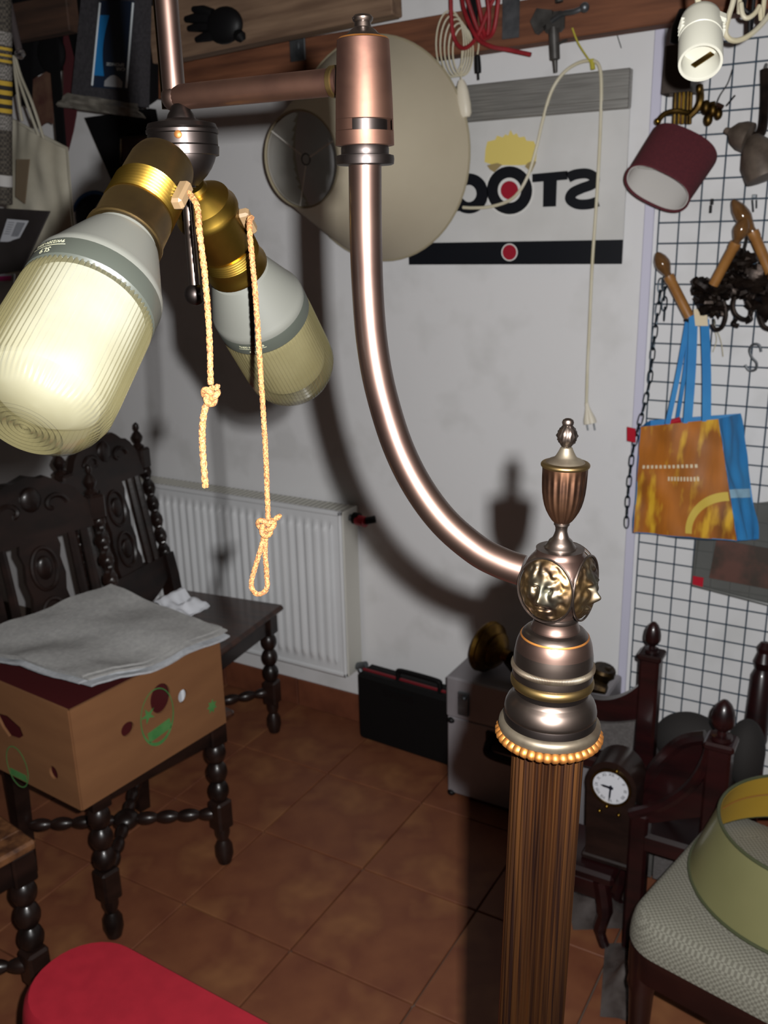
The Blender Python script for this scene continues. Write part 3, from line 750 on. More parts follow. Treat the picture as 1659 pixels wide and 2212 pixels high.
fr = MB(); fr.box(((xr+xl_r)/2, yf+0.01, z1-0.008), (xr-xl_r, 0.018, 0.016), bev=0.004); fr.box(((xr+xl_r)/2, yf+0.01, z0+0.008), (xr-xl_r, 0.018, 0.016), bev=0.004)
fr.box((xr-0.006, yf+0.01, (z0+z1)/2), (0.012, 0.018, z1-z0), bev=0.004); fr.build('panel_border', m_rad, rad)
MB().box((xr+0.003, D-0.058, (z0+z1)/2), (0.006, 0.086, z1-z0-0.004), bev=0.002).build('side_panel', m_side, rad)
gr = MB(); gr.box(((xr+xl_r)/2, D-0.058, z1-0.006), (xr-xl_r, 0.086, 0.006), bev=0.001).build('top_grille', m_grey, rad)
slat = MB().box((0, 0, 0), (0.006, 0.07, 0.003)).mesh('slat'); slat.materials.append(m_side)
for i in range(60): piece('slat', slat, bpy.data.objects['top_grille'], Matrix.Translation((xr-0.02-i*0.02, D-0.058, z1-0.002)))
MB().box(((xr+xl_r)/2, D-0.03, (z0+z1)/2), (xr-xl_r-0.02, 0.05, z1-z0-0.03)).build('rear_panel', m_rad, rad)
m_red = mat('red_plastic', lin((170, 20, 40)), 0.35); m_blk = mat('black_plastic', lin((10, 10, 12)), 0.5, spec=0.3); m_blkm = mat('black_painted_metal', lin((14, 14, 16)), 0.45, spec=0.3)
vp = at_y(764, 1119, D-0.06)
val = MB().tube([vp+V((-0.03, 0, 0)), vp+V((0.0, 0, 0))], 0.011, 12).build('valve_stub', m_steel, rad)
MB().tube([vp+V((0.0, 0, 0)), vp+V((0.022, 0, 0))], 0.019, 16).build('valve_collar', m_blk, rad)
MB().tube([vp+V((0.016, -0.004, -0.003)), vp+V((0.05, -0.010, -0.004))], 0.017, 16).build('valve_knob', m_red, rad, label='red valve knob')
MB().tube([vp+V((0.05, -0.01, 0)), vp+V((0.075, 0.01, 0.004))], 0.012, 12).build('valve_tail', m_blk, rad)
vq = at_y(775, 1440, D-0.05)
lv = MB(); lv.tube([V((xr, vq.y, vq.z)), vq], 0.009, 10); lv.tube([vq, vq+V((0.012, 0, -0.022))], 0.010, 10); lv.tube([vq+V((-0.01, 0, 0.0)), vq+V((0.03, 0, 0.014))], 0.012, 10)
lv.build('lower_valve', m_steel, rad)

# ------------------------------------------------------------------ hanging cables on the rail and wall
m_wcab = mat('ivory_cable', lin((206, 200, 180)), 0.5, c2=lin((190, 180, 150)), scale=8)
m_ivory = mat('ivory_plastic', lin((214, 206, 188)), 0.45)
m_rcab = mat('red_hose', lin((146, 30, 38)), 0.5, c2=lin((120, 20, 28)), scale=30)
YC = D-0.045
cab = thing('white_flex_cable', 'ivory flex with a two-pin plug hanging down over the STOCK sign', 'cable', at_y(1274, 930, YC))
path = [(1000, 448), (1022, 449), (1062, 446), (1108, 428), (1138, 385), (1158, 322), (1172, 262), (1190, 200), (1215, 160), (1245, 138), (1275, 131), (1294, 142), (1299, 190), (1296, 300), (1289, 430), (1280, 560), (1274, 690), (1269, 800), (1267, 872)]
def fy(p): return at_y(p[0], p[1], YC)
MB().tube(smooth_path([fy(p) for p in path], 6), 0.0042, 8).build('flex', m_wcab, cab)
pl = fy((1267, 870)); pdn = (fy((1277, 925))-pl).normalized()
MB().lathe([(0.0, 0), (0.005, 0), (0.006, 0.012), (0.010, 0.026), (0.0165, 0.044), (0.018, 0.056), (0.0, 0.058)], frame(pl, pdn, V((0, 1, 0))), 16, lambda a, r, z, k: r*(0.6+0.4*abs(math.sin(a)))).build('plug', m_ivory, cab)
for s in (-1, 1):
    o = pl+pdn*0.056+V((s*0.0095, 0, 0.001*s)); MB().tube([o, o+pdn*0.019], 0.0022, 8).build('pin', m_steel, cab)
m_twine = mat('yellow_twine', lin((176, 166, 60)), 0.8)
tw = MB(); tw.tube(smooth_path([at_y(1236, 60, 2.30), at_y(1250, 95, 2.32), at_y(1276, 135, YC), at_y(1283, 150, YC)], 5), 0.0022, 6); tw.tube([fy((1278, 128)), fy((1281, 150))], 0.006, 8)
tw.solo('twine', m_twine, 'yellow-green twine tying the ivory flex to the pine rail', 'twine')
# red coil
coil = []
yc = 2.28
rc_o = thing('red_cable_coil', 'red rubber cable coiled over a hook on the pine rail', 'cable', at_y(1050, 118, yc))
lp = [(1085, -40), (1060, 10), (1030, 80), (1000, 104), (978, 70), (975, -40), (990, -70), (1010, 0), (1035, 70), (1052, 80), (1056, 20), (1040, -70), (1028, -40), (1040, 40), (1050, 80), (1068, 60), (1080, -40), (1075, -70), (1005, -60), (1000, 10), (1028, 78), (1060, 100), (1100, 108), (1147, 118)]
pts = [at_y(x, y, yc-0.012*math.sin(i*1.3)-0.004*i*0.3) for i, (x, y) in enumerate(lp)]
MB().tube(smooth_path(pts, 8), 0.0052, 10).build('cable', m_rcab, rc_o)
hk = at_y(1030, -10, 2.31)
MB().box(at_y(1020, 30, 2.318), (0.028, 0.012, 0.12), bev=0.003).build('hook_plate', m_blkm, rc_o)
# white adapter cord coil with black barrel plug and inline switch
wc = thing('white_cord_coil', 'thin white cord coil with black plug and inline switch beside the cream shade', 'cable', at_y(985, 240, 2.30))
for k in range(5):
    cx, cy, rx, ry = 972+7*k, 95+4*k, 30-2*k, 72-5*k
    MB().tube([at_y(cx+rx*math.cos(2*PI*i/36), cy+ry*math.sin(2*PI*i/36), 2.31-0.004*k) for i in range(36)], 0.0021, 6, closed=True).build('cord_turn', m_wcab, wc)
MB().tube(smooth_path([at_y(1035, 70, 2.30), at_y(1034, 100, 2.30), at_y(1031, 120, 2.30)], 4), 0.002, 6).build('cord_end', m_wcab, wc)
pb = at_y(1031, 118, 2.30); pe = at_y(1033, 162, 2.30)
MB().lathe([(0.003, 0), (0.0075, 0.004), (0.0085, 0.03), (0.008, 0.042), (0.003, 0.043), (0.003, 0.058), (0, 0.058)], frame(pb, pe-pb), 12).build('barrel_plug', m_blk, wc, label='black barrel plug')
ib = at_y(996, 172, 2.29); ie = at_y(1004, 240, 2.29)
MB().lathe([(0, 0), (0.007, 0.001), (0.0125, 0.012), (0.016, 0.03), (0.018, 0.06), (0.017, 0.082), (0.012, 0.09), (0, 0.091)], frame(ib, ie-ib, V((1, 0, 0))), 14, lambda a, r, z, k: r*(0.7+0.3*abs(math.cos(a)))).build('inline_switch', m_ivory, wc)
MB().tube([at_y(998, 110, 2.30), ib], 0.002, 6).build('cord_end', m_wcab, wc)
# caulking gun / clamp
m_tool = mat('grey_tool_metal', lin((96, 94, 92)), 0.4, 0.6, c2=lin((66, 64, 62)), scale=20)
tg = thing('spray_gun', 'grey metal spray gun hanging nozzle down from the pine rail', 'tool', at_y(1200, 155, 2.29))
a = at_y(1196, 60, 2.29); b = at_y(1199, 128, 2.29); c_ = at_y(1199, 157, 2.29)
MB().lathe([(0.0, 0), (0.013, 0), (0.0125, 0.03), (0.012, (b-a).length), (0.006, (b-a).length+0.003), (0.0045, (c_-a).length), (0, (c_-a).length)], frame(a, b-a), 16).build('barrel', m_tool, tg)
MB().prism([(0, 0), (0.05, 0.012), (0.052, 0.03), (0.02, 0.05), (-0.004, 0.03)], -0.012, 0.012, frame(at_y(1160, 74, 2.29), V((0, -1, 0)), V((1, 0, 0.35)))).build('handle', m_tool, tg)
MB().tube(smooth_path([at_y(1192, 45, 2.28), at_y(1215, 30, 2.27), at_y(1240, 25, 2.26), at_y(1262, 16, 2.26)], 4), 0.006, 8).build('lever', m_steel, tg)
MB().ball(at_y(1263, 16, 2.26), 0.011, n=12, m=8).build('lever_knob', m_steel, tg)
MB().tube([at_y(1205, 95, 2.285), at_y(1225, 86, 2.28)], 0.003, 6).build('trigger', m_tool, tg)
MB().tube([at_y(1208, 5, 2.29), at_y(1205, -30, 2.29)], 0.010, 8).build('body', m_tool, tg)
MB().box(at_y(1198, 48, 2.29), (0.05, 0.022, 0.045), bev=0.008).build('block', m_tool, tg)
# thin wire on wall
MB().tube(smooth_path([at_y(1330, 66, D-0.004), at_y(1336, 85, D-0.004), at_y(1342, 104, D-0.004)], 4), 0.0012, 5).solo('wire_scrap', m_blkm, 'tiny dark wire end poking out of the wall below the pine rail', 'wire')
# nail holes and scuffs stay in the plaster; black glove-like tool on the plank
gl = thing('black_work_glove', 'black work glove resting on the weathered plank beside the lamp upright', 'glove', at_y(480, 95, 1.97))
gm = MB(); Yg = 1.975
gm.ball(at_y(485, 55, Yg), (0.055, 0.022, 0.042), n=20, m=12); g1 = gm.build('palm', m_blk, gl)
for x0_, y0_, x1_, y1_, r in ((455, 40, 402, 42, .013), (460, 58, 408, 62, .012), (470, 75, 425, 86, .012), (515, 75, 525, 88, .014), (460, 30, 418, 20, .012)):
    MB().tube([at_y(x0_, y0_, Yg), at_y((x0_+x1_)/2, (y0_+y1_)/2-2, Yg-0.005), at_y(x1_, y1_, Yg)], [r, r*1.05, r*0.6], 10).build('finger', m_blk, gl)
# ------------------------------------------------------------------ carved oak chairs
m_oak = mat('dark_carved_oak', lin((36, 22, 18)), 0.36, c2=lin((20, 12, 10)), scale=9, detail=6, stretch=(1, 1, 3), bump=0.15, bscale=30, coat=0.15)
m_seatw = mat('oak_seat_board', lin((66, 38, 26)), 0.35, c2=lin((42, 23, 16)), scale=5, detail=6, stretch=(2, 12, 2), coat=0.2)
m_cane = mat('honey_cane', lin((150, 112, 62)), 0.55, c2=lin((104, 72, 38)), scale=60)
def turned(z0, z1, n, r, blocks=True):
    """bulbous turned profile"""
    out = []
    for i in range(n*8+1):
        t = i/(n*8); out.append((r*(0.55+0.45*abs(math.sin(PI*t*n))**0.8), z0+(z1-z0)*t))
    return out
def barley(p0, p1, r, turns, n=14):
    p0 = V(p0); p1 = V(p1); L = (p1-p0).length; M = frame(p0, p1-p0); k = int(turns*12)
    m = MB()
    prof_ = [(r, L*i/k) for i in range(k+1)]
    def rf(a, rr, z, i): return rr*(0.72+0.28*math.cos(2*(a)-2*PI*turns*z/L))
    m.lathe(prof_, M, n, rf); return m
def bead_bar(p0, p1, r, n):
    p0 = V(p0); p1 = V(p1); L = (p1-p0).length
    return MB().lathe([(r*0.5, 0)]+[(q[0], q[1]) for q in turned(0.001, L-0.001, n, r)]+[(r*0.5, L)], frame(p0, p1-p0), 12)
def make_chair(name, label, caned=False):
    t = thing(name, label, 'chair', (0, 0, 0), 0, 'carved oak side chairs')
    hw, xf, xb, zs = 0.205, 0.205, -0.20, 0.462
    K = dict(parent=t, local=True)
    if caned:
        st = MB(); st.box((xf-0.03, 0, zs-0.012), (0.06, 2*hw, 0.024), bev=0.006); st.box((xb+0.02, 0, zs-0.012), (0.04, 2*hw, 0.024), bev=0.006)
        for s in (-1, 1): st.box((0, s*(hw-0.025), zs-0.012), (xf-xb-0.1, 0.05, 0.024), bev=0.006)
        st.build('seat', mat('carved_light_edge', lin((112, 74, 46)), 0.5, c2=lin((64, 38, 24)), scale=40, bump=0.4, bscale=60), **K)
        cn = MB(); 
        for i in range(22):
            x = xb+0.035+i*(xf-xb-0.09)/21; cn.box((x, 0, zs-0.006), (0.006, 2*hw-0.09, 0.002)); 
        for i in range(24):
            y = -hw+0.045+i*(2*hw-0.09)/23; cn.box(((xf+xb)/2-0.01, y, zs-0.0045), (xf-xb-0.09, 0.006, 0.002))
        cn.build('cane_webbing', m_cane, kind='stuff', **K)
    else:
        MB().box(((xf+xb)/2, 0, zs-0.011), (xf-xb+0.03, 2*hw+0.025, 0.022), bev=0.008).build('seat', m_seatw, **K)
    for (c, d) in (((xf-0.03, 0, 0.405), (0.03, 2*hw-0.05, 0.065)), ((xb+0.03, 0, 0.405), (0.03, 2*hw-0.05, 0.065)), ((0, hw-0.03, 0.405), (xf-xb-0.06, 0.03, 0.065)), ((0, -hw+0.03, 0.405), (xf-xb-0.06, 0.03, 0.065))):
        MB().box(c, d, bev=0.005).build('seat_rail', m_oak, **K)
    for s in (-1, 1):
        m = MB(); x, y = xf-0.028, s*(hw-0.03)
        m.box((x, y, 0.405), (0.05, 0.05, 0.075), bev=0.004); m.box((x, y, 0.155), (0.048, 0.048, 0.085), bev=0.006)
        m.lathe([(0.012, 0.195)]+turned(0.197, 0.368, 3, 0.027)+[(0.012, 0.37)], Matrix.Translation((x, y, 0)), 16)
        m.lathe([(0.008, 0.0), (0.018, 0.004), (0.025, 0.03), (0.024, 0.055), (0.014, 0.075), (0.02, 0.095), (0.02, 0.115)], Matrix.Translation((x, y, 0)), 16)
        m.build('leg', m_oak, **K)
        # rear post, raked
        rk = lambda z: xb+0.015-max(0, z-0.42)*0.17
        b = MB(); b.tube([(rk(z)+0.0-(0.46-z)*0.06*(z < 0.46), s*(hw-0.022), z) for z in (0.0, 0.2, 0.40, 0.52, 0.60)], [0.026, 0.028, 0.031, 0.031, 0.029], 4); 
        po = b.build('back_post', m_oak, **K)
        barley((rk(0.60), s*(hw-0.022), 0.595), (rk(0.90), s*(hw-0.022), 0.90), 0.0215, 5.5).build('twist', m_oak, po, local=True)
        bl = MB(); bl.box((rk(0.93), s*(hw-0.022), 0.93), (0.045, 0.045, 0.07), bev=0.006); bl.lathe([(0.018, 0.962), (0.02, 0.97), (0.010, 0.978), (0.017, 0.99), (0.019, 1.0), (0.012, 1.013), (0.006, 1.02), (0.010, 1.03), (0.008, 1.042), (0, 1.05)], Matrix.Translation((rk(0.99), s*(hw-0.022), 0)), 14)
        bl.build('finial', m_oak, po, local=True)
        bead_bar((xf-0.03, s*(hw-0.03), 0.155), (xb+0.02, -s*(hw-0.03), 0.155), 0.017, 9).build('stretcher', m_oak, **K)
    MB().ball((0, 0, 0.155), (0.035, 0.035, 0.025), n=14, m=8).build('stretcher_boss', m_oak, **K)
    # back: lower rail, slats, carved centre, crest
    lean = Matrix(((1, 0, -0.17, xb+0.015+0.17*0.42), (0, 1, 0, 0), (0, 0, 1, 0), (0, 0, 0, 1)))
    w = hw-0.042
    n = 20
    low = [(-w, 0.60), (-w, 0.53)]+[(-w*0.7+1.4*w*i/8, 0.50-0.03*math.sin(PI*i/8)) for i in range(9)]+[(w, 0.53), (w, 0.60)]
    Mp = lean @ Matrix(((0, 0, 1, 0), (1, 0, 0, 0), (0, 1, 0, 0), (0, 0, 0, 1)))
    MB().prism(low, -0.012, 0.012, Mp).build('lower_rail', m_oak, **K)
    cr = [(-w, 0.885), (-w, 0.955)]
    for i in range(17):
        u = i/16; cr.append((-w*0.92+1.84*w*u, 0.965+0.075*math.sin(PI*u)**0.8+0.012*abs(math.sin(5*PI*u))))
    cr += [(w, 0.955), (w, 0.885)]
    cro = MB(); cro.prism(cr, -0.013, 0.013, Mp)
    co = cro.build('crest', m_oak, **K)
    for s in (-1, 1):
        sc_ = []
        for i in range(26):
            a_ = i/25*4.2; r_ = 0.045*(1-i/32); sc_.append(Mp @ V((s*(0.06+r_*math.cos(a_)*0.9), 0.965+r_*math.sin(a_)*0.75, 0.014)))
        MB().tube(sc_, 0.007, 6).build('scroll', m_oak, co, local=True)
    MB().ball(Mp @ V((0, 0.99, 0.012)), (0.014, 0.03, 0.035), n=14, m=8).build('carved_boss', m_oak, co, local=True)
    for y in (-0.135, -0.098, 0.098, 0.135):
        sl_ = MB().tube([Mp @ V((y, z, 0)) for z in (0.59, 0.65, 0.75, 0.84, 0.89)], [0.011, 0.012, 0.0125, 0.012, 0.011], 6, flat=0.7).build('slat', m_oak, **K)
    cp = MB()
    outer = []; 
    prof2 = [(0.055, 0.60), (0.06, 0.63), (0.05, 0.66), (0.056, 0.70), (0.048, 0.742), (0.056, 0.785), (0.05, 0.83), (0.058, 0.86), (0.052, 0.89)]
    cp.prism([(a_, b_) for a_, b_ in prof2]+[(-a_, b_) for a_, b_ in prof2[::-1]], -0.008, 0.008, Mp)
    cpo = cp.build('carved_splat', m_oak, **K)
    for zc2, ry in ((0.675, 0.055), (0.81, 0.055)):
        MB().tube([Mp @ V((0.036*math.cos(2*PI*i/30), zc2+ry*math.sin(2*PI*i/30), 0.009)) for i in range(30)], 0.006, 6, closed=True).build('carved_oval', m_oak, cpo, local=True)
        MB().ball(Mp @ V((0, zc2, 0.008)), (0.010, 0.022, 0.035), n=14, m=8).build('carved_rosette', m_oak, cpo, local=True)
    return t
chA = make_chair('carved_chair', 'dark carved oak chair carrying the banana box')
chA.location = (-1.666, 1.445, 0); chA.rotation_euler.z = math.radians(-10)
chB = dup(chA, (-1.905, 2.005, 0), math.radians(7), 'dark carved oak chair with empty seat standing against the radiator')
chC = make_chair('caned_chair', 'dark oak chair with honey cane seat at the lower left picture edge', True)
chC.location = (-1.668, 0.838, 0); chC.rotation_euler.z = math.radians(-9)
for c in (chA, chC): INV[c] = (Matrix.Translation(c.location) @ Matrix.Rotation(c.rotation_euler.z, 4, 'Z')).inverted()

# ------------------------------------------------------------------ banana box
m_card = mat('corrugated_card', lin((122, 82, 50)), 0.8, c2=lin((114, 75, 45)), scale=5, detail=5, stretch=(1, 1, 4))
m_cardin = mat('corrugated_card_inside', lin((104, 70, 42)), 0.85)
m_green = mat('green_print', lin((52, 112, 56)), 0.8, c2=lin((76, 124, 66)), scale=30)
def holed(outer, holes, t, M):
    cu = bpy.data.curves.new('panel', 'CURVE'); cu.dimensions = '2D'; cu.fill_mode = 'BOTH'; cu.extrude = t/2
    for lp in [outer]+holes:
        s = cu.splines.new('POLY'); s.points.add(len(lp)-1); s.use_cyclic_u = True
        for p, q in zip(s.points, lp): p.co = (q[0], q[1], 0, 1)
    ob = bpy.data.objects.new('panel', cu); COL.objects.link(ob)
    me = bpy.data.meshes.new_from_object(ob.evaluated_get(bpy.context.evaluated_depsgraph_get()))
    m = MB(); m.add([M @ v.co for v in me.vertices], [tuple(p.vertices) for p in me.polygons])
    bpy.data.objects.remove(ob); bpy.data.meshes.remove(me); bpy.data.curves.remove(cu); return m
bp0 = at_z(178, 1750, 0.466); bp1 = at_z(487, 1560, 0.466); wbox = (bp1-bp0).length; hbx = 0.238; dbx = 0.41
by = (bp1-bp0).normalized(); bx_ = V((by.y, -by.x, 0)); cbx = (bp0+bp1)/2-bx_*(dbx/2)
box = thing('banana_box', 'open cardboard banana box with oval hand hole and green print on the oak chair', 'box', (cbx.x, cbx.y, 0.466), math.atan2(bx_.y, bx_.x))
def rectp(w, h): return [(-w/2, 0), (w/2, 0), (w/2, h), (-w/2, h)]
def onfront(px, py):
    r = ray(px, py); t = (bp0-CAM).dot(bx_)/r.dot(bx_); p = CAM+r*t; return ((p-(bp0+bp1)/2).dot(by), p.z-0.466)
sd0 = bp0; 
def onside(px, py):
    r = ray(px, py); t = (bp0-CAM).dot(by)/r.dot(by); p = CAM+r*t; return ((p-bp0).dot(-bx_)-dbx/2, p.z-0.466)
def loop(fn, cx, cy, rx, ry, n=24, tilt=0.0):
    c0 = fn(cx, cy); a = fn(cx+rx, cy); b = fn(cx, cy+ry); ex = V((a[0]-c0[0], a[1]-c0[1])); ey = V((b[0]-c0[0], b[1]-c0[1]))
    return [(c0[0]+ex.x*math.cos(2*PI*i/n)+ey.x*math.sin(2*PI*i/n), c0[1]+ex.y*math.cos(2*PI*i/n)+ey.y*math.sin(2*PI*i/n)) for i in range(n)]
fo = (bp0+bp1)/2
MF = Matrix(((by.x, 0, bx_.x, fo.x), (by.y, 0, bx_.y, fo.y), (0, 1, 0, 0.466), (0, 0, 0, 1)))
sM = bp0-bx_*(dbx/2)
MSd = Matrix(((-bx_.x, 0, -by.x, sM.x), (-bx_.y, 0, -by.y, sM.y), (0, 1, 0, 0.466), (0, 0, 0, 1)))
def circ_m(c, rx, rz, n=24): return [(c[0]+rx*math.cos(2*PI*i/n), c[1]+rz*math.sin(2*PI*i/n)) for i in range(n)]
cHH = onfront(345, 1508); cR1 = onfront(274, 1574); cR2 = onfront(393, 1503)
frp = holed(rectp(wbox, hbx), [circ_m(cHH, 0.030, 0.036), circ_m(cR1, 0.018, 0.0165), circ_m(cR2, 0.014, 0.0165)], 0.006, MF).build('front_wall', m_card, box, angle=0)
c1 = onside(118, 1668); tri = [onside(*p) for p in ((-8, 1538), (18, 1545), (46, 1570), (53, 1588), (40, 1596), (22, 1590), (8, 1570))]
holed(rectp(dbx, hbx), [circ_m(c1, 0.0145, 0.0165), tri], 0.006, MSd).build('side_wall', m_card, box, angle=0)
MB().box((-dbx/2+0.003, 0, hbx/2), (0.006, wbox-0.012, hbx)).build('rear_wall', m_cardin, box, local=True)
MB().box((0, wbox/2-0.003, hbx/2), (dbx-0.012, 0.006, hbx)).build('side_wall', m_card, box, local=True)
MB().box((0, 0, 0.003), (dbx-0.012, wbox-0.012, 0.006)).build('bottom', m_cardin, box, local=True)
def prnt(polys, M, name, par):
    m = MB()
    for p in polys: m.prism(p, 0.0030, 0.0036, M)
    return m.build(name, m_green, par, angle=0)
cl = onfront(338, 1548); 
ringm = MB(); ringm.ringprism(circ_m(cl, 0.049, 0.071, 40), circ_m((cl[0], cl[1]+0.003), 0.0465, 0.0655, 40), 0.0030, 0.0036, MF); ringm.build('printed_ring', m_green, frp, angle=0)
cb_ = onfront(343, 1577); rot = 0.12
prnt([[(cb_[0]+a*math.cos(rot)-b*math.sin(rot), cb_[1]+a*math.sin(rot)+b*math.cos(rot)) for a, b in ((-.034, -.013), (.034, -.013), (.034, .013), (-.034, .013))]], MF, 'printed_banner', frp)
c5 = onfront(318, 1545); prnt([[(c5[0]+0.022*math.cos(a)*(1 if i % 2 else .35), c5[1]+0.02*math.sin(a)*(1 if i % 2 else .35)) for i, a in enumerate([2*PI*k/10 for k in range(10)])]], MF, 'printed_palm', frp)
c6 = onfront(456, 1525); prnt([[(c6[0]+0.017*math.cos(a)*(1 if i % 2 else .55), c6[1]+0.019*math.sin(a)*(1 if i % 2 else .55)) for i, a in enumerate([2*PI*k/14 for k in range(14)])]], MF, 'printed_palm', frp)
cs_ = onside(40, 1655); m_green2 = m_green
rg = MB(); rg.ringprism(circ_m(cs_, 0.040, 0.052, 32), circ_m(cs_, 0.0375, 0.0495, 32), 0.003, 0.0036, MSd); rg.prism([(cs_[0]-.03, cs_[1]-.03), (cs_[0]+.03, cs_[1]-.03), (cs_[0]+.03, cs_[1]-.012), (cs_[0]-.03, cs_[1]-.012)], 0.003, 0.0036, MSd); rg.build('printed_ring', m_green, box, angle=0)
# contents
m_maroon = mat('maroon_leather', lin((70, 22, 24)), 0.5)
m_paper = mat('white_paper', lin((200, 202, 208)), 0.8)
def lbox(c, d, bev=0.0):  # box in the carton's own frame -> world
    return MB().box(c, d, INV[box].inverted(), bev)
lbox((-0.01, -0.05, 0.107), (0.34, 0.28, 0.20), 0.008).solo('maroon_case', m_maroon, 'dark maroon case lying inside the banana box', 'case')
lbox((0.125, 0.155, 0.11), (0.12, 0.10, 0.205), 0.004).solo('paper_parcel', m_paper, 'white paper parcel tucked into the front corner of the banana box', 'parcel')
m_foil = mat('crumpled_foil', lin((150, 146, 150)), 0.3, 0.6, bump=0.8, bscale=90, c2=lin((110, 106, 110)), scale=60)
# foam / bubble sheets lying on top
m_foam = mat('grey_foam_wrap', lin((140, 139, 138)), 0.7, c2=lin((150, 149, 147)), scale=90, bump=0.5, bscale=160)
m_foam2 = mat('pale_foam_wrap', lin((168, 170, 174)), 0.65, c2=lin((156, 158, 162)), scale=90, bump=0.4, bscale=160)
K0 = at_z(480, 1356, 0.750); K1 = at_z(178, 1462, 0.738); K2 = at_z(-90, 1392, 0.745); K3 = at_z(240, 1263, 0.80)
names = ['top sheet of grey foam wrap draped over the banana box', 'second sheet of foam wrap, just under the top sheet on the banana box', 'third pale sheet in the foam stack on the banana box', 'lowest pale foam sheet in the stack on the banana box']
for k in range(4):
    off = -0.0075*k; sft = (0, 0.010, -0.008, 0.014)[k]
    def fs(u, v, k=k, off=off, sft=sft):
        a = K1.lerp(K0, u); b = K2.lerp(K3, u); p = a.lerp(b, v)
        p = p+V((sft*(1-v), sft*0.6, off))
        p.z += 0.010*math.sin(PI*u)*(1-v)*-0.9+0.014*noise.noise(V((u*3, v*3, 0.3)))+0.004*noise.noise(V((u*11, v*11, 0.2)))*0.6
        return p
    MB().sheet(fs, 26, 26, 0.0048).solo('foam_sheet', m_foam if k < 2 else m_foam2, names[k], 'foam sheet', 'foam sheets on the box')
wsc = at_z(395, 1316, 0.69)
def fw_(u, v): return wsc+V((0.10*(u-0.5), 0.10*(v-0.5), 0.03+0.016*noise.noise(V((u*4, v*4, 5)))-0.03*u))
MB().sheet(fw_, 14, 14, 0.002).solo('paper_scrap', m_paper, 'scrap of white paper sticking out behind the foam sheets', 'paper')

# ------------------------------------------------------------------ red padded bench
m_redv = mat('red_vinyl', lin((150, 28, 42)), 0.55, c2=lin((142, 25, 39)), scale=40, bump=0.05, bscale=300)
bench = thing('red_padded_bench', 'narrow bright red padded bench seat with rounded end in the foreground', 'bench', (-0.735, 0.75, 0))
def rrect(x0, x1, y0, y1, r, n=8):
    out = []
    for cx, cy, a0 in ((x1-r, y1-r, 0), (x0+r, y1-r, PI/2), (x0+r, y0+r, PI), (x1-r, y0+r, 1.5*PI)):
        for i in range(n+1): a = a0+PI/2*i/n; out.append((cx+r*math.cos(a), cy+r*math.sin(a)))
    return out
def cushion(m, x0, x1, y0, y1, r, z0, z1, soft, crown, M=None):
    rings = []
    for t in (0, 0.15, 0.4, 0.7, 0.9, 1.0):
        ins = soft*(1-math.sqrt(max(0, 1-t*t))); z = z0+(z1-z0)*(0.0 if t == 0 else 1)*(t) 
        rings.append([(p[0], p[1], z) for p in rrect(x0+ins, x1-ins, y0+ins, y1-ins, max(0.01, r-ins))])
    cx, cy = (x0+x1)/2, (y0+y1)/2
    for s in (0.8, 0.55, 0.3, 0.1):
        last = rings[5]; rings.append([(cx+(p[0]-cx)*s, cy+(p[1]-cy)*s, z1+crown*(1-s)) for p in last])
    n = len(rings[0]); vs = [p for rg in rings for p in rg]; fs = [tuple(range(n))[::-1]]
    for k in range(len(rings)-1):
        for i in range(n): fs.append((k*n+i, k*n+(i+1) % n, (k+1)*n+(i+1) % n, (k+1)*n+i))
    fs.append(tuple((len(rings)-1)*n+i for i in range(n)))
    return m.add(vs, fs, M)
RM_ = rotz((-0.735, 0.665, 0), math.radians(-2.0))
cm = MB(); cushion(cm, -0.385, 0.385, -0.015, 0.190, 0.100, 0.425, 0.505, 0.016, 0.006, RM_); cm.build('cushion', m_redv, bench)
wl = MB(); wl.tube([RM_ @ V((p[0], p[1], 0.432)) for p in rrect(-0.387, 0.387, -0.017, 0.192, 0.10)], 0.004, 6, closed=True); wl.build('piping', m_redv, bench)
bs = MB(); cushion(bs, -0.36, 0.36, 0.01, 0.165, 0.07, 0.385, 0.425, 0.004, 0, RM_); bs.build('seat_board', m_oak, bench)
for sx in (-1, 1):
    for sy in (-1, 1): MB().tube([RM_ @ V((sx*0.28, 0.0875+sy*0.045, 0.39)), RM_ @ V((sx*0.31, 0.0875+sy*0.075, 0.0))], [0.022, 0.015], 12).build('leg', m_oak, bench)
# ------------------------------------------------------------------ floor cases
m_calu = mat('case_aluminium', lin((150, 146, 150)), 0.45, 0.35, c2=lin((138, 134, 138)), scale=6)
m_hblk = mat('black_rubber', lin((9, 8, 9)), 0.5, spec=0.3)
x0, x1, y0_, y1_, zt_ = -1.068, -0.628, 2.152, 2.385, 0.397
zl = 0.268
alu = thing('aluminium_case', 'silver aluminium flight case standing on the tiles behind the lamp column', 'case', ((x0+x1)/2, (y0_+y1_)/2, 0))
MB().box(((x0+x1)/2, (y0_+y1_)/2, zl/2+0.006), (x1-x0, y1_-y0_, zl-0.012), bev=0.004).build('body', m_calu, alu)
lid = MB().box(((x0+x1)/2, (y0_+y1_)/2, (zl+zt_)/2), (x1-x0+0.006, y1_-y0_+0.006, zt_-zl), bev=0.005).build('lid', m_calu, alu)
for x in (x0+0.055, x1-0.055):
    lt = MB().box((x, y0_-0.007, zl+0.055), (0.035, 0.008, 0.075), bev=0.003).build('latch', m_steel, alu)
    MB().ball((x+0.006, y0_-0.014, zl+0.078), 0.008, n=10, m=6).build('latch_rivet', m_steel, lt)
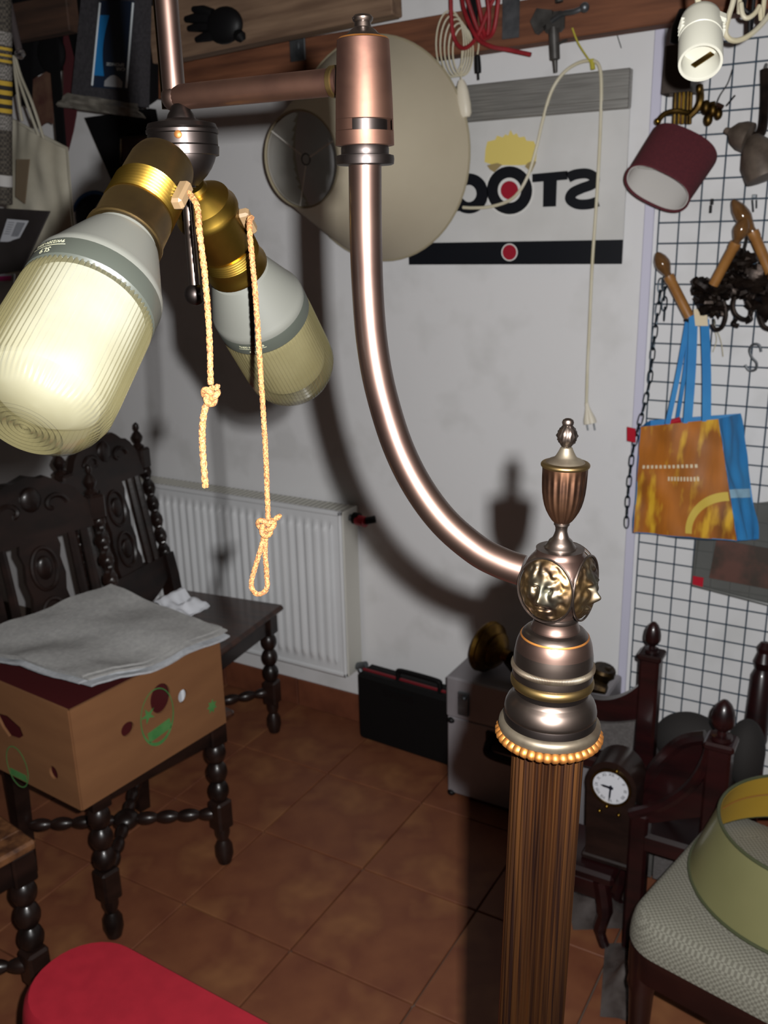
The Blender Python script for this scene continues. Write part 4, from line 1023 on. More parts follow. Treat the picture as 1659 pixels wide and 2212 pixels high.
MB().tube(smooth_path([((x0+x1)/2-0.075, y0_-0.004, 0.235), ((x0+x1)/2-0.075, y0_-0.035, 0.225), ((x0+x1)/2-0.06, y0_-0.042, 0.205), ((x0+x1)/2+0.06, y0_-0.042, 0.205), ((x0+x1)/2+0.075, y0_-0.035, 0.225), ((x0+x1)/2+0.075, y0_-0.004, 0.235)], 6), 0.012, 10).build('handle', m_hblk, alu)
MB().box(((x0+x1)/2, y0_-0.004, 0.225), (0.19, 0.007, 0.06), bev=0.003).build('handle_plate', m_hblk, alu)
for x in (x0+0.012, x1-0.012):
    for z in (0.012, zl-0.012): MB().ball((x, y0_+0.004, z), (0.013, 0.013, 0.010), n=12, m=8).build('corner_stud', m_hblk, alu)
MB().box((x1+0.001, y0_+0.001, zl/2+0.004), (0.016, 0.016, zl-0.016), bev=0.004).build('edge_strip', m_steel, alu)
MB().box((x1+0.012, y0_+0.02, zl/2+0.004), (0.010, 0.05, zl-0.016), bev=0.003).build('edge_strip', m_hblk, alu)
# black attache case
m_batt = mat('black_leatherette', lin((9, 7, 8)), 0.7, spec=0.25, c2=lin((7, 6, 6)), scale=120, bump=0.2, bscale=200)
ba0 = V((-1.476, 2.288, 0)); 
att = thing('attache_case', 'black attache case with red edge leaning under the radiator valve', 'case', (-1.28, 2.31, 0), math.radians(-3))
MB().box((0.006, 0, 0.122), (0.405, 0.038, 0.244), bev=0.012).build('shell', m_batt, att, local=True)
MB().box((0.006, 0.046, 0.122), (0.405, 0.050, 0.244), bev=0.012).build('shell', m_batt, att, local=True)
MB().box((0.006, 0.020, 0.124), (0.401, 0.010, 0.244), bev=0.003).build('edge_piping', mat('dark_red_piping', lin((110, 24, 32)), 0.5), att, local=True)
MB().tube(smooth_path([(-0.055, 0.02, 0.240), (-0.055, 0.02, 0.262), (-0.04, 0.02, 0.272), (0.085, 0.02, 0.272), (0.10, 0.02, 0.262), (0.10, 0.02, 0.240)], 6), 0.0085, 8).build('handle', m_hblk, att, local=True)
MB().box((-0.03, -0.0205, 0.205), (0.12, 0.003, 0.03), bev=0.001).build('name_plate', m_blk, att, local=True)
# ornate gilt brass fitting lying on the aluminium case
m_gilt = mat('dull_gilt_brass', lin((122, 92, 40)), 0.35, 1.0, c2=lin((70, 48, 22)), scale=30, rough2=0.5)
m_gdark = mat('dark_gilt', lin((62, 46, 22)), 0.42, 0.8, c2=lin((34, 24, 14)), scale=40, bump=0.4, bscale=80)
gz = zt_+0.004
gb = thing('gilt_wall_sconce', 'ornate gilt brass sconce lying on the aluminium case behind the capital', 'sconce', (-0.84, 2.25, gz))
cxm = V((-0.985, 2.23, gz+0.078))
MB().lathe([(0.0, 0.0), (0.074, 0.0), (0.077, 0.006), (0.07, 0.014), (0.074, 0.022), (0.066, 0.03), (0.05, 0.036), (0.054, 0.046), (0.04, 0.058), (0.02, 0.07), (0.018, 0.09), (0, 0.09)], frame(cxm, V((1, -0.25, -0.10))), 36).build('back_plate', m_gilt, gb)
dirx = V((1, -0.05, -0.06)).normalized()
MB().lathe([(0.012, 0), (0.03, 0.03), (0.045, 0.06), (0.035, 0.085), (0.02, 0.10), (0.032, 0.13), (0.04, 0.16), (0.022, 0.2), (0.018, 0.26), (0.012, 0.3)], frame(cxm+V((0.07, -0.015, -0.02)), dirx), 20, lambda a, r, z, k: r*(1+0.12*math.cos(6*a))).build('stem', m_gdark, gb)
MB().tube(smooth_path([cxm+V((0.12, 0.0, 0.02)), cxm+V((0.17, 0.0, 0.05)), cxm+V((0.2, 0.0, 0.03)), cxm+V((0.18, 0.0, 0.0))], 6), 0.012, 8).build('scroll', m_gdark, gb)
e_ = at_y(1300, 1462, 2.25)
MB().tube(smooth_path([cxm+V((0.30, -0.01, -0.03)), V((e_.x-0.05, 2.24, e_.z-0.03)), V((e_.x, 2.25, e_.z+0.0)), V((e_.x+0.028, 2.25, e_.z+0.022))], 6), [0.018]*13+[0.02]*4+[0.016, 0.012], 8).build('arm', m_gdark, gb)
MB().lathe([(0.0, -0.045), (0.014, -0.04), (0.022, -0.01), (0.026, 0.015), (0.034, 0.022), (0.03, 0.03), (0.0, 0.03)], frame((e_.x, 2.25, e_.z+0.0), V((0.2, 0, 1))), 14).build('candle_cup', m_gdark, gb)

# ------------------------------------------------------------------ wire grid panel on the wall
m_wire = mat('blue_black_wire', lin((54, 72, 88)), 0.5, 0.2)
MC = 0.04857; gx0 = -0.599; gz0 = 1.635; YM = D-0.024
NCOL, R0, R1 = 17, -8, 30
gp_ = thing('wire_grid_panel', 'dark blue wire grid display panel fixed to the white wall at the right', 'grid panel', (gx0+NCOL*MC/2, YM, gz0-R1*MC))
hgt = (R1-R0)*MC; zt2 = gz0-R0*MC; zb2 = gz0-R1*MC
vw = MB().tube([(0, 0, zb2), (0, 0, zt2)], 0.0020, 6).mesh('wire'); vw.materials.append(m_wire)
hw_ = MB().tube([(gx0, 0, 0), (gx0+NCOL*MC, 0, 0)], 0.0020, 6).mesh('wire'); hw_.materials.append(m_wire)
for i in range(NCOL+1): piece('wire', vw, gp_, Matrix.Translation((gx0+i*MC, YM, 0)))
for j in range(R0, R1+1): piece('wire', hw_, gp_, Matrix.Translation((0, YM-0.0034, gz0-j*MC)))
for z in (zt2-0.05, zb2+0.05):
    for x in (gx0+MC, gx0+(NCOL-1)*MC): MB().box((x, D-0.014, z), (0.02, 0.020, 0.02), bev=0.003).build('wall_clip', m_blk, gp_)

# ------------------------------------------------------------------ maroon oval shade on a brass bracket
m_mar = mat('maroon_fabric', lin((86, 30, 38)), 0.85, c2=lin((76, 26, 34)), scale=200)
m_linw = mat('white_shade_lining', lin((200, 196, 192)), 0.7)
mc = at_y(1419, 407, 2.15); axm = (RT*0.50+UP*0.74+FW*0.30).normalized(); lx = (RT*0.99-UP*0.05).normalized()
OM = frame(mc, axm, lx)
ms = thing('oval_lampshade', 'maroon oval fabric lampshade with white lining hanging on the wire grid', 'lampshade', mc+V((0, 0, -0.04)))
def oval(a, r, z, k): return r
def ovl(rx, ry, z, n=48): return [(rx*math.copysign(abs(math.cos(2*PI*i/n))**0.75, math.cos(2*PI*i/n)), ry*math.copysign(abs(math.sin(2*PI*i/n))**0.85, math.sin(2*PI*i/n)), z) for i in range(n)]
def ovbody(scale_in, z0, z1, taper):
    n = 48; m = MB(); L0 = ovl(0.075+scale_in, 0.050+scale_in, z0); L1 = ovl((0.075+scale_in)*taper, (0.050+scale_in)*taper, z1)
    L2 = ovl((0.075+scale_in)*taper-0.002, (0.050+scale_in)*taper-0.002, z1); L3 = ovl(0.073+scale_in, 0.048+scale_in, z0)
    vs = L0+L1+L2+L3; fs = []
    for k in range(4):
        for i in range(n): fs.append((k*n+i, k*n+(i+1) % n, ((k+1) % 4)*n+(i+1) % n, ((k+1) % 4)*n+i))
    return m.add(vs, fs, OM)
ovbody(0, 0, 0.135, 1.06).build('shade', m_mar, ms)
ovbody(-0.0026, 0.002, 0.133, 1.06).build('lining', m_linw, ms)
tp = MB(); tp.tube([OM @ V(p) for p in ovl(0.0755, 0.0505, 0.0)], 0.0022, 6, closed=True); tp.build('rim', m_mar, ms)
ct = MB(); lo_ = ovl(0.0775, 0.0512, 0.131); ct.add([OM @ V(p) for p in lo_], [tuple(range(48))]); ct.build('top_card', m_linw, ms)
MB().tube([OM @ V((-0.06, 0.0, 0.03)), OM @ V((0.06, 0.02, 0.11))], 0.0016, 6).build('seam', m_grey, ms)
# brass bracket sconce above it
m_abr = mat('antique_brass', lin((112, 88, 44)), 0.34, 1.0, c2=lin((64, 48, 24)), scale=30, rough2=0.5)
m_dbr = mat('brown_mica_shade', lin((54, 42, 34)), 0.5, c2=lin((38, 28, 22)), scale=8)
bs_ = thing('brass_bracket_lamp', 'antique brass bracket lamp with brown square shade above the maroon shade', 'lamp', at_y(1480, 265, 2.26))
ybk = 2.27
Mbk = frame(at_y(1470, 152, 2.25), V((0, 0, 1)), V((1, 0, 0)))
dsh = MB(); dsh.lathe([(0.040, -0.048), (0.044, -0.048), (0.041, 0.048), (0.037, 0.048)], Mbk @ Matrix.Rotation(PI/4, 4, 'Z'), 4, closed_prof=True); dsh.build('square_shade', m_dbr, bs_, angle=20)
dk = MB(); dk.tube([at_y(1478, 20, 2.24), at_y(1470, 60, 2.24), at_y(1460, 95, 2.24)], [0.010, 0.02, 0.014], 10); dk.build('dark_tassel', m_blk, bs_)
for i, x in enumerate((1457, 1466, 1475, 1484, 1491)):
    MB().tube([at_y(x+2, 195, 2.25-0.004*(i % 2)), at_y(x-1, 268, 2.25-0.004*(i % 2))], 0.0032 if i % 2 else 0.0042, 8).build('brass_rod', m_brass if i in (1, 2) else m_abr, bs_)
MB().tube(smooth_path([at_y(1511, 185, 2.25), at_y(1513, 215, 2.24), at_y(1505, 235, 2.24), at_y(1490, 250, 2.24)], 5), 0.008, 8).build('arm', m_abr, bs_)
MB().tube(smooth_path([at_y(1421, 262, 2.22), at_y(1436, 246, 2.23), at_y(1462, 240, 2.24), at_y(1490, 244, 2.24), at_y(1515, 232, 2.24), at_y(1545, 224, 2.24)], 5), 0.006, 8).build('arm', m_abr, bs_)
MB().ball(at_y(1421, 262, 2.22), 0.008, n=10, m=6).build('arm_tip', m_brass, bs_)
for x, y, r in ((1511, 192, .008), (1525, 232, .011), (1540, 238, .010), (1552, 246, .009), (1530, 258, .010)): MB().ball(at_y(x, y, 2.235), (r, r, r*1.4), n=10, m=7).build('leaf_knob', m_abr, bs_)
MB().tube([at_y(1549, 226, 2.23), at_y(1562, 232, 2.23)], 0.005, 8).build('arm_tip', m_copperb, bs_)
MB().tube(smooth_path([at_y(1548, 224, 2.24), at_y(1556, 205, 2.30), at_y(1572, 180, 2.36), at_y(1582, 150, YM-0.004)], 4), 0.0015, 5).build('hook_wire', m_blkm, bs_)
MB().tube([at_y(1570, 228, 2.24), at_y(1588, 206, 2.25)], 0.0018, 5).build('hook_wire', m_blkm, bs_)

# ------------------------------------------------------------------ white lampholder hanging on its flex, nearer the camera
m_hold = mat('white_bakelite', lin((178, 176, 164)), 0.4, c2=lin((172, 170, 156)), scale=6)
h0 = at_d(1513, 136, 1.0); hax = (RT*0.16+UP*0.88+FW*0.45).normalized(); HMx = frame(h0, hax, RT)
lh = thing('lampholder', 'white plastic lampholder dangling mouth down at the upper right, nearer than the grid', 'lampholder', h0+V((0, 0, -0.02)))
hl = MB(); hl.lathe([(0.0195, 0.030), (0.0195, 0.002), (0.0205, 0.0), (0.0232, 0.0), (0.0236, 0.002), (0.0236, 0.038), (0.0228, 0.0385), (0.0228, 0.040), (0.0236, 0.0405), (0.0236, 0.066), (0.0215, 0.075), (0.012, 0.088), (0.007, 0.089), (0.0, 0.089)], HMx, 40); hl.build('shell', m_hold, lh)
MB().lathe([(0.0, 0.028), (0.0195, 0.030)], HMx, 32).build('inner_floor', m_hold, lh)
MB().box((-0.006, 0.006, 0.014), (0.0065, 0.002, 0.032), HMx @ Matrix.Rotation(0.7, 4, 'Y'), bev=0.0005).build('contact', m_brass, lh)
for s in (-1, 1):
    for k in range(3): MB().box((s*0.0225, -0.004, 0.046+0.006*k), (0.004, 0.014, 0.0022), HMx, bev=0.0006).build('grip_rib', m_hold, lh)
MB().box((0.014, -0.0185, 0.062), (0.014, 0.006, 0.014), HMx @ Matrix.Rotation(0.3, 4, 'Z'), bev=0.004).build('switch', m_hold, lh)
fx = HMx @ V((0, 0, 0.088))
MB().tube(smooth_path([fx, fx+UP*0.03+FW*0.012, fx+UP*0.10+FW*0.02+RT*0.004, fx+V((0.02, 0.1, 0.30)), V((fx.x+0.03, fx.y+0.15, ZC))], 6), 0.0034, 8).build('flex', m_wcab, lh)
def up_to(x, y, d): p = at_d(x, y, d); return V((p.x, p.y, ZC))
lc = thing('cable_loop', 'looped ivory cable hanging at the top right picture corner', 'cable', at_d(1615, 90, 1.45))
MB().tube(smooth_path([up_to(1600, -160, 1.42), at_d(1600, -160, 1.42), at_d(1588, -20, 1.42), at_d(1573, 40, 1.42), at_d(1568, 75, 1.42), at_d(1590, 88, 1.43), at_d(1625, 72, 1.44), at_d(1662, 32, 1.46), at_d(1700, -30, 1.47), at_d(1690, -160, 1.47), up_to(1690, -160, 1.47)], 8), 0.0042, 8).build('flex', m_wcab, lc)
MB().tube(smooth_path([up_to(1602, -60, 1.50), at_d(1602, -60, 1.50), at_d(1601, 8, 1.50), at_d(1607, 36, 1.50), at_d(1622, 36, 1.50), at_d(1640, 14, 1.50), at_d(1655, -40, 1.50), up_to(1655, -40, 1.50)], 8), 0.0038, 8).build('flex', m_wcab, lc)
MB().tube(smooth_path([up_to(1615, -60, 1.54), at_d(1615, -60, 1.54), at_d(1606, 5, 1.54), at_d(1612, 24, 1.54), at_d(1620, 24, 1.54), at_d(1628, 4, 1.54), up_to(1628, 4, 1.54)], 8), 0.0034, 8).build('flex', m_blk, lc)

# ------------------------------------------------------------------ electric candle sconce
m_candle = mat('amber_candle_sleeve', lin((150, 104, 52)), 0.45, c2=lin((134, 90, 44)), scale=30, coat=0.3)
m_flame = mat('amber_flame_bulb', lin((120, 84, 48)), 0.12, 0.0, c2=lin((96, 66, 36)), scale=20, coat=0.6, alpha=0.72)
m_iron = mat('dark_bronze_casting', lin((48, 38, 32)), 0.4, 0.7, c2=lin((26, 20, 18)), scale=30, bump=0.4, bscale=60)
ysn = 2.25
cs = thing('candle_sconce', 'three-armed dark bronze sconce with amber candle bulbs hooked on the wire grid', 'sconce', at_y(1580, 700, ysn))
def candle(px0, px1, px2, yy):
    a, b, c = at_y(*px0, yy), at_y(*px1, yy-0.01), at_y(*px2, yy-0.015); L = (b-a).length
    MB().lathe([(0.0115, 0), (0.0115, L*0.85), (0.0128, L*0.87), (0.0128, L), (0.006, L+0.001), (0, L+0.001)], frame(a, b-a), 20).build('candle_sleeve', m_candle, cs)
    d = (c-b).length; fm_ = frame(b, c-b)
    fb = MB().lathe([(0.0085, 0), (0.0085, 0.006), (0.0115, d*0.2), (0.0172, d*0.42), (0.0175, d*0.55), (0.0145, d*0.75), (0.008, d*0.92), (0.003, d), (0, d)], fm_, 20).build('flame_bulb', m_flame, cs)
    MB().lathe([(0.0, 0.004), (0.004, 0.01), (0.006, d*0.5), (0, d*0.8)], fm_, 10).build('filament_core', m_candle, fb)
candle((1489, 684), (1444, 596), (1419, 545), ysn)
candle((1541, 615), (1590, 524), (1612, 470), ysn-0.03)
candle((1668, 598), (1626, 500), (1583, 432), ysn-0.02)
for p, r in (((1520, 622), .022), ((1545, 632), .024), ((1570, 600), .018), ((1603, 565), .024), ((1612, 600), .026), ((1590, 622), .02), ((1632, 620), .03), ((1655, 600), .028), ((1530, 655), .022), ((1548, 668), .018), ((1659, 650), .03)):
    lump(at_y(p[0], p[1], ysn-0.005), (r*1.1, r*0.8, r*0.95), p[0]*0.37, 0.9).build('cast_leaf', m_iron, cs)
MB().tube(smooth_path([at_y(1503, 609, ysn-0.02), at_y(1516, 617, ysn-0.02), at_y(1530, 628, ysn-0.01)], 4), [0.010]*5+[0.014]*4, 8).build('cast_leaf', m_iron, cs)
for pth in ([(1563, 650), (1568, 680), (1560, 706), (1545, 712), (1537, 700)], [(1588, 640), (1583, 660), (1590, 680), (1608, 690), (1620, 684), (1622, 666), (1612, 650)], [(1637, 650), (1640, 680), (1650, 705), (1668, 712)], [(1596, 704), (1584, 700), (1590, 690)], [(1618, 680), (1622, 690), (1612, 695)]):
    MB().tube(smooth_path([at_y(x, y, ysn-0.01) for x, y in pth], 5), 0.0052, 8).build('scroll_hook', m_iron, cs)
MB().tube(smooth_path([at_y(1600, 560, ysn), at_y(1612, 520, 2.32), at_y(1616, 470, YM-0.006)], 4), 0.004, 8).build('hanger', m_iron, cs)
# ------------------------------------------------------------------ shopping bag
m_orng = mat('orange_bag_print', lin((178, 104, 22)), 0.55, c2=lin((116, 68, 20)), scale=5, detail=3, stretch=(3.5, 1, 1), lo=0.3, hi=0.7, c3=lin((206, 160, 40)), scale3=9)
m_blue = mat('blue_bag_fabric', lin((52, 132, 190)), 0.6, c2=lin((38, 116, 178)), scale=8, bump=0.15, bscale=40)
m_lblue = mat('pale_blue_print', lin((150, 190, 214)), 0.6); m_ptan = mat('pale_yellow_print', lin((196, 170, 70)), 0.6); m_pwhite = mat('white_print', lin((206, 190, 160)), 0.6)
YB = 2.235
TL, TR, BR, BL = at_y(1384, 922, YB), at_y(1552, 905, YB-0.01), at_y(1592, 1168, YB-0.03), at_y(1368, 1150, YB-0.02)
TR2, BR2 = at_y(1600, 893, YB+0.095), at_y(1638, 1164, YB+0.07)
TL2, BL2 = TL+V((0.0, 0.09, 0.0)), BL+V((0.01, 0.09, 0))
bag = thing('shopping_bag', 'orange and blue shopping bag hanging by blue straps on the wire grid', 'bag', (BL+BR)/2)
def quad(A, B, C_, D_, bul=0.0, nz=0.0):
    nrm = (B-A).cross(D_-A).normalized()
    return lambda u, v: (D_.lerp(C_, u)).lerp(A.lerp(B, u), v)+nrm*(bul*math.sin(PI*u)*math.sin(PI*v)+nz*noise.noise(V((u*4, v*4, bul*10))))
fq = quad(TL, TR, BR, BL, -0.006, 0.007)
fpn = MB(); fpn.sheet(fq, 24, 24, 0.0016); fpo = fpn.build('front_panel', m_orng, bag)
rq = quad(TR, TR2, BR2, BR, 0.008, 0.012); sdo = MB(); sdo.sheet(rq, 14, 24, 0.0016); sdo = sdo.build('side_panel', m_blue, bag)
lq = quad(TL2, TL, BL, BL2, 0.0, 0.006); m_ = MB(); m_.sheet(lq, 8, 16, 0.0016); m_.build('side_panel', m_blue, bag)
m_ = MB(); m_.sheet(quad(TR2, TL2, BL2, BR2, 0, 0.004), 16, 16, 0.0016); m_.build('rear_panel', m_blue, bag)
m_ = MB(); m_.sheet(quad(BL, BR, BR2, BL2, -0.012, 0.004), 16, 8, 0.0016); m_.build('bottom_panel', m_blue, bag)
def on_panel(fn, off):
    def w(u, v):
        e = 1e-3; p = fn(u, v); n_ = (fn(min(1, u+e), v)-p).cross(fn(u, min(1, v+e))-p) if u < 1-e and v < 1-e else (p-fn(u-e, v)).cross(p-fn(u, v-e)); n_.normalize()
        if n_.dot(CAM-p) < 0: n_ = -n_
        return p+n_*off
    return w
wf = on_panel(fq, 0.0018); ws = on_panel(rq, 0.0018)
arc = MB(); arc.grid(lambda u, v: wf(0.985-(0.475-0.065*v)*math.sin(u*PI/2)*0.98, 0.03+(0.375-0.075*v)*math.cos(u*PI/2)), 24, 4); arc.build('printed_arc', m_ptan, fpo, recalc=False)
arc = MB(); arc.grid(lambda u, v: ws(0.02+0.94*u, 0.355-0.02*u+0.07*v), 10, 4); arc.build('printed_band', m_lblue, sdo, recalc=False)
for row, (u0, u1, vv, n_) in enumerate(((0.06, 0.72, 0.625, 13), (0.36, 0.72, 0.515, 10))):
    tx_ = MB()
    for i in range(n_):
        a = u0+(u1-u0)*i/n_; b = a+(u1-u0)/n_*0.55; hh = 0.030 if row == 0 else 0.036
        tx_.grid(lambda u, v, a=a, b=b: wf(a+(b-a)*u, vv-hh/2+hh*v), 3, 3)
    tx_.build('faded_print', m_pwhite, fpo, recalc=False)
hk_ = at_y(1512, 700, 2.33)
def strap(p0, p1, w0, nm):
    mid = p0.lerp(p1, 0.5)+V((0.004, -0.008, 0))
    MB().ribbon(smooth_path([p0, mid, p1], 8), w0, 0.0016, RT*1.0).build(nm, m_blue, bag)
def qy(x, y, yy): return at_y(x, y, yy)
strap(fq(0.36, 1.0), qy(1485, 694, 2.30), 0.012, 'strap'); strap(qy(1463, 905, YB+0.085), qy(1492, 694, 2.32), 0.010, 'strap')
strap(fq(0.61, 0.99)+V((0, 0.0, 0)), qy(1498, 676, 2.27), 0.021, 'strap'); strap(fq(0.85, 0.99), qy(1522, 690, 2.29), 0.021, 'strap')
strap(qy(1498, 676, 2.27), qy(1522, 690, 2.29), 0.018, 'strap')
tagp = MB(); tagp.sheet(lambda u, v: qy(1502+28*u-4*v, 704-36*v, 2.255), 6, 6, 0.001); tagp.solo('paper_tag', m_pwhite, 'small white paper tag tied at the top of the blue bag straps', 'tag')
MB().tube(smooth_path([qy(1478, 690, 2.29), qy(1512, 700, 2.30), qy(1540, 704, YM-0.006), qy(1541, 690, YM-0.004)], 5), 0.004, 8).solo('wire_hook', m_blkm, 'black wire hook holding the blue straps on the grid', 'hook')
rt_ = MB(); rt_.sheet(lambda u, v: at_y(1355+18*u, 922+30*v+4*u, 2.30), 5, 5, 0.004); rt_.solo('red_tag', m_red, 'red plastic tag sticking out left of the shopping bag', 'tag')
rd = MB(); rd.tube([fq(0.3, 0.985)+V((0, 0.03, 0)), fq(0.48, 0.985)+V((0, 0.035, 0.006))], 0.008, 8); rd.solo('red_package', m_red, 'red shiny package peeping out of the shopping bag', 'package')
# ------------------------------------------------------------------ chain
m_chain = mat('blue_black_chain', lin((34, 44, 52)), 0.35, 0.6)
chp = smooth_path([at_y(x, y, YM-0.012) for x, y in ((1428, 604), (1424, 650), (1417, 700), (1410, 760), (1402, 830), (1388, 890), (1377, 930), (1366, 980), (1359, 1040), (1355, 1090), (1352, 1160))], 12)
chn = thing('steel_chain', 'long dark steel chain hanging at the left edge of the wire grid', 'chain', chp[-1])
lk = MB().tube([(0.0062*math.cos(2*PI*i/20), 0, 0.0135*math.sin(2*PI*i/20)+0.004*(1 if math.sin(2*PI*i/20) > 0 else -1)) for i in range(20)], 0.0019, 6, closed=True).mesh('link'); lk.materials.append(m_chain)
cl_ = [0]
for a, b in zip(chp, chp[1:]): cl_.append(cl_[-1]+(b-a).length)
def chpos(s):
    for i in range(len(cl_)-1):
        if cl_[i+1] >= s: return chp[i].lerp(chp[i+1], (s-cl_[i])/(cl_[i+1]-cl_[i]))
    return chp[-1]
nl = int(cl_[-1]/0.0285)
for i in range(nl):
    s = 0.014+i*0.0285; p = chpos(s); d = (chpos(s-0.01)-chpos(s+0.01)); M = frame(p, d, V((1, -0.2, 0))) @ Matrix.Rotation((i % 2)*PI/2+0.15, 4, 'Z'); piece('link', lk, chn, M)
for i in range(4):
    p = at_y(1428+2, 612+22*i, YM-0.012)+V((0.006, 0, 0)); piece('link', lk, chn, Matrix.Translation(p) @ Matrix.Rotation((i % 2)*PI/2+0.1, 4, 'Z'))
# S hook, small clips
sh_ = MB(); sh_.tube(smooth_path([at_y(x, y, YM-0.010) for x, y in ((1644, 760), (1640, 746), (1627, 744), (1619, 756), (1624, 772), (1634, 784), (1632, 798), (1618, 800), (1609, 788))], 6), 0.0032, 8)
sh_.solo('s_hook', m_steel, 'grey steel S-hook hanging on the wire grid right of the bag straps', 'hook')
cp_ = MB(); cp_.box(at_y(1538, 436, YM-0.012), (0.006, 0.012, 0.014), bev=0.001); cp_.box(at_y(1535, 452, YM-0.014), (0.006, 0.006, 0.018), bev=0.001)
cp_.solo('grid_clip', m_blk, 'tiny black clip on the grid left of the tallest candle bulb', 'clip')
cp_ = MB(); cp_.box(at_y(1630, 424, YM-0.010), (0.010, 0.012, 0.008), bev=0.001); cp_.tube([at_y(1625, 432, YM-0.012), at_y(1627, 458, YM-0.014)], 0.0025, 6); cp_.tube([at_y(1634, 432, YM-0.012), at_y(1634, 450, YM-0.014)], 0.0022, 6)
cp_.solo('double_hook', m_steel, 'small steel double hook on the grid right of the tallest candle bulb', 'hook')
cp_ = MB(); cp_.tube(smooth_path([at_y(1545, 715, 2.33), at_y(1548, 735, 2.33), at_y(1540, 760, 2.33)], 4), 0.0012, 5); cp_.tube(smooth_path([at_y(1550, 715, 2.33), at_y(1558, 740, 2.33), at_y(1562, 770, 2.33)], 4), 0.0012, 5); cp_.tube(smooth_path([at_y(1548, 712, 2.33), at_y(1543, 700, 2.32), at_y(1543, 690, YM-0.004)], 4), 0.0012, 5)
cp_.solo('thin_twine', m_wcab, 'wisps of pale string below the sconce hook', 'string')
# twin-cup bracket at the right edge
tb = thing('cup_bracket', 'grey-brown metal bracket with two flower cups at the right picture edge', 'bracket', at_y(1640, 380, 2.2))
m_cup = mat('grey_brown_metal', lin((104, 92, 82)), 0.5, 0.3, c2=lin((78, 68, 60)), scale=30)
MB().lathe([(0.0, -0.012), (0.006, -0.01), (0.008, 0.0), (0.022, 0.012), (0.030, 0.03), (0.031, 0.045), (0.0, 0.05)], frame(at_y(1576, 284, 2.22), V((0.8, -0.1, -0.30))), 18).build('flower_cup', m_cup, tb)
MB().lathe([(0.0, -0.01), (0.012, -0.006), (0.03, 0.015), (0.042, 0.05), (0.040, 0.085), (0.0, 0.09)], frame(at_y(1630, 300, 2.20), V((0.35, -0.1, -0.9))), 18).build('flower_cup', m_cup, tb)
MB().tube(smooth_path([at_y(1612, 300, 2.22), at_y(1625, 296, 2.22), at_y(1645, 285, 2.23), at_y(1652, 230, 2.25), at_y(1653, 150, 2.26)], 5), 0.010, 10).build('stem', m_iron, tb)
MB().tube([at_y(1653, 150, 2.26), at_y(1655, 140, YM-0.004)], 0.004, 8).build('hook', m_iron, tb)
# clear plastic tray
m_persp = mat('smoky_clear_plastic', lin((104, 105, 102)), 0.2, c2=lin((92, 93, 90)), scale=5, alpha=0.6)
m_bprint = mat('brown_picture_card', lin((84, 50, 40)), 0.6, c2=lin((50, 36, 26)), scale=8, detail=5, lo=0.45, hi=0.55)
tr_ = thing('plastic_tray', 'smoky plastic tray with brown card and red sticker on the grid below the bag', 'tray', at_y(1580, 1290, 2.33))
A, B, C2, D2 = at_y(1515, 1100, 2.345), at_y(1690, 1080, 2.345), at_y(1690, 1312, 2.32), at_y(1496, 1262, 2.32)
MB().sheet(quad(A, B, C2, D2), 6, 6, 0.004).build('sheet', m_persp, tr_)
MB().sheet(quad(at_y(1548, 1165, 2.318), at_y(1690, 1190, 2.318), at_y(1690, 1278, 2.308), at_y(1532, 1248, 2.308)), 6, 6, 0.002).build('card', m_bprint, tr_)
MB().tube([D2+V((0, -0.003, 0)), C2+V((0, -0.003, 0))], 0.005, 8).build('lower_rail', m_persp, tr_)
MB().tube([A+V((0, -0.003, 0)), D2+V((0, -0.003, 0))], 0.004, 8).build('side_rail', m_persp, tr_)
MB().sheet(quad(at_y(1497, 1244, 2.315), at_y(1520, 1248, 2.315), at_y(1518, 1268, 2.313), at_y(1496, 1262, 2.313)), 4, 4, 0.002).build('sticker', m_red, tr_, label='red square sticker')

# ------------------------------------------------------------------ mahogany furniture
m_mah = mat('dark_red_mahogany', lin((38, 11, 12)), 0.34, c2=lin((20, 7, 8)), scale=5, detail=6, stretch=(1, 1, 5), coat=0.35)
m_gup = mat('grey_hopsack', lin((90, 86, 85)), 0.85, c2=lin((76, 72, 71)), scale=160, bump=0.3, bscale=240)
def acorn(c, h, r, par, name='finial'):
    return MB().lathe([(r*0.5, -h*0.18), (r*0.95, -h*0.12), (r*0.9, -h*0.02), (r*0.45, 0.0), (r*0.4, h*0.10), (r*0.75, h*0.2), (r*0.98, h*0.32), (r*1.0, h*0.48), (r*0.9, h*0.68), (r*0.62, h*0.86), (r*0.28, h*0.97), (0.0, h)], Matrix.Translation(V(c)), 20).build(name, m_mah, par)
yA = 1.985
P1t = at_y(1408, 1410, yA); P1f = at_y(1408, 1345, yA)
xh = at_y(1180, 1470, yA).x
fc = thing('mahogany_back_frame', 'dark mahogany back frame with acorn finials and scooped panel right of the lamp column', 'chair back', ((xh+P1t.x)/2, yA, 0))
zP = P1t.z
for x in (P1t.x, xh):
    m = MB(); m.box((x, yA, zP*0.5+0.10), (0.046, 0.046, zP-0.20), bev=0.006); m.box((x, yA, 0.10), (0.036, 0.036, 0.2), bev=0.004); m.box((x, yA, zP-0.005), (0.056, 0.056, 0.016), bev=0.004); m.build('post', m_mah, fc)
    acorn((x, yA, zP+0.012), P1f.z-zP-0.008, 0.0185, fc)
cxf = (xh+P1t.x)/2; hwf = (P1t.x-xh)/2
top = [(cxf-hwf+2*hwf*i/20, zP-0.012-0.135*math.sin(PI*(0.02+0.96*i/20))**0.55) for i in range(21)]
pan = top+[(cxf+hwf, zP-0.29), (cxf-hwf, zP-0.29)]
Mxz = Matrix(((1, 0, 0, 0), (0, 0, -1, yA), (0, 1, 0, 0), (0, 0, 0, 1)))
MB().prism(pan, -0.012, 0.012, Mxz).build('back_panel', m_mah, fc)
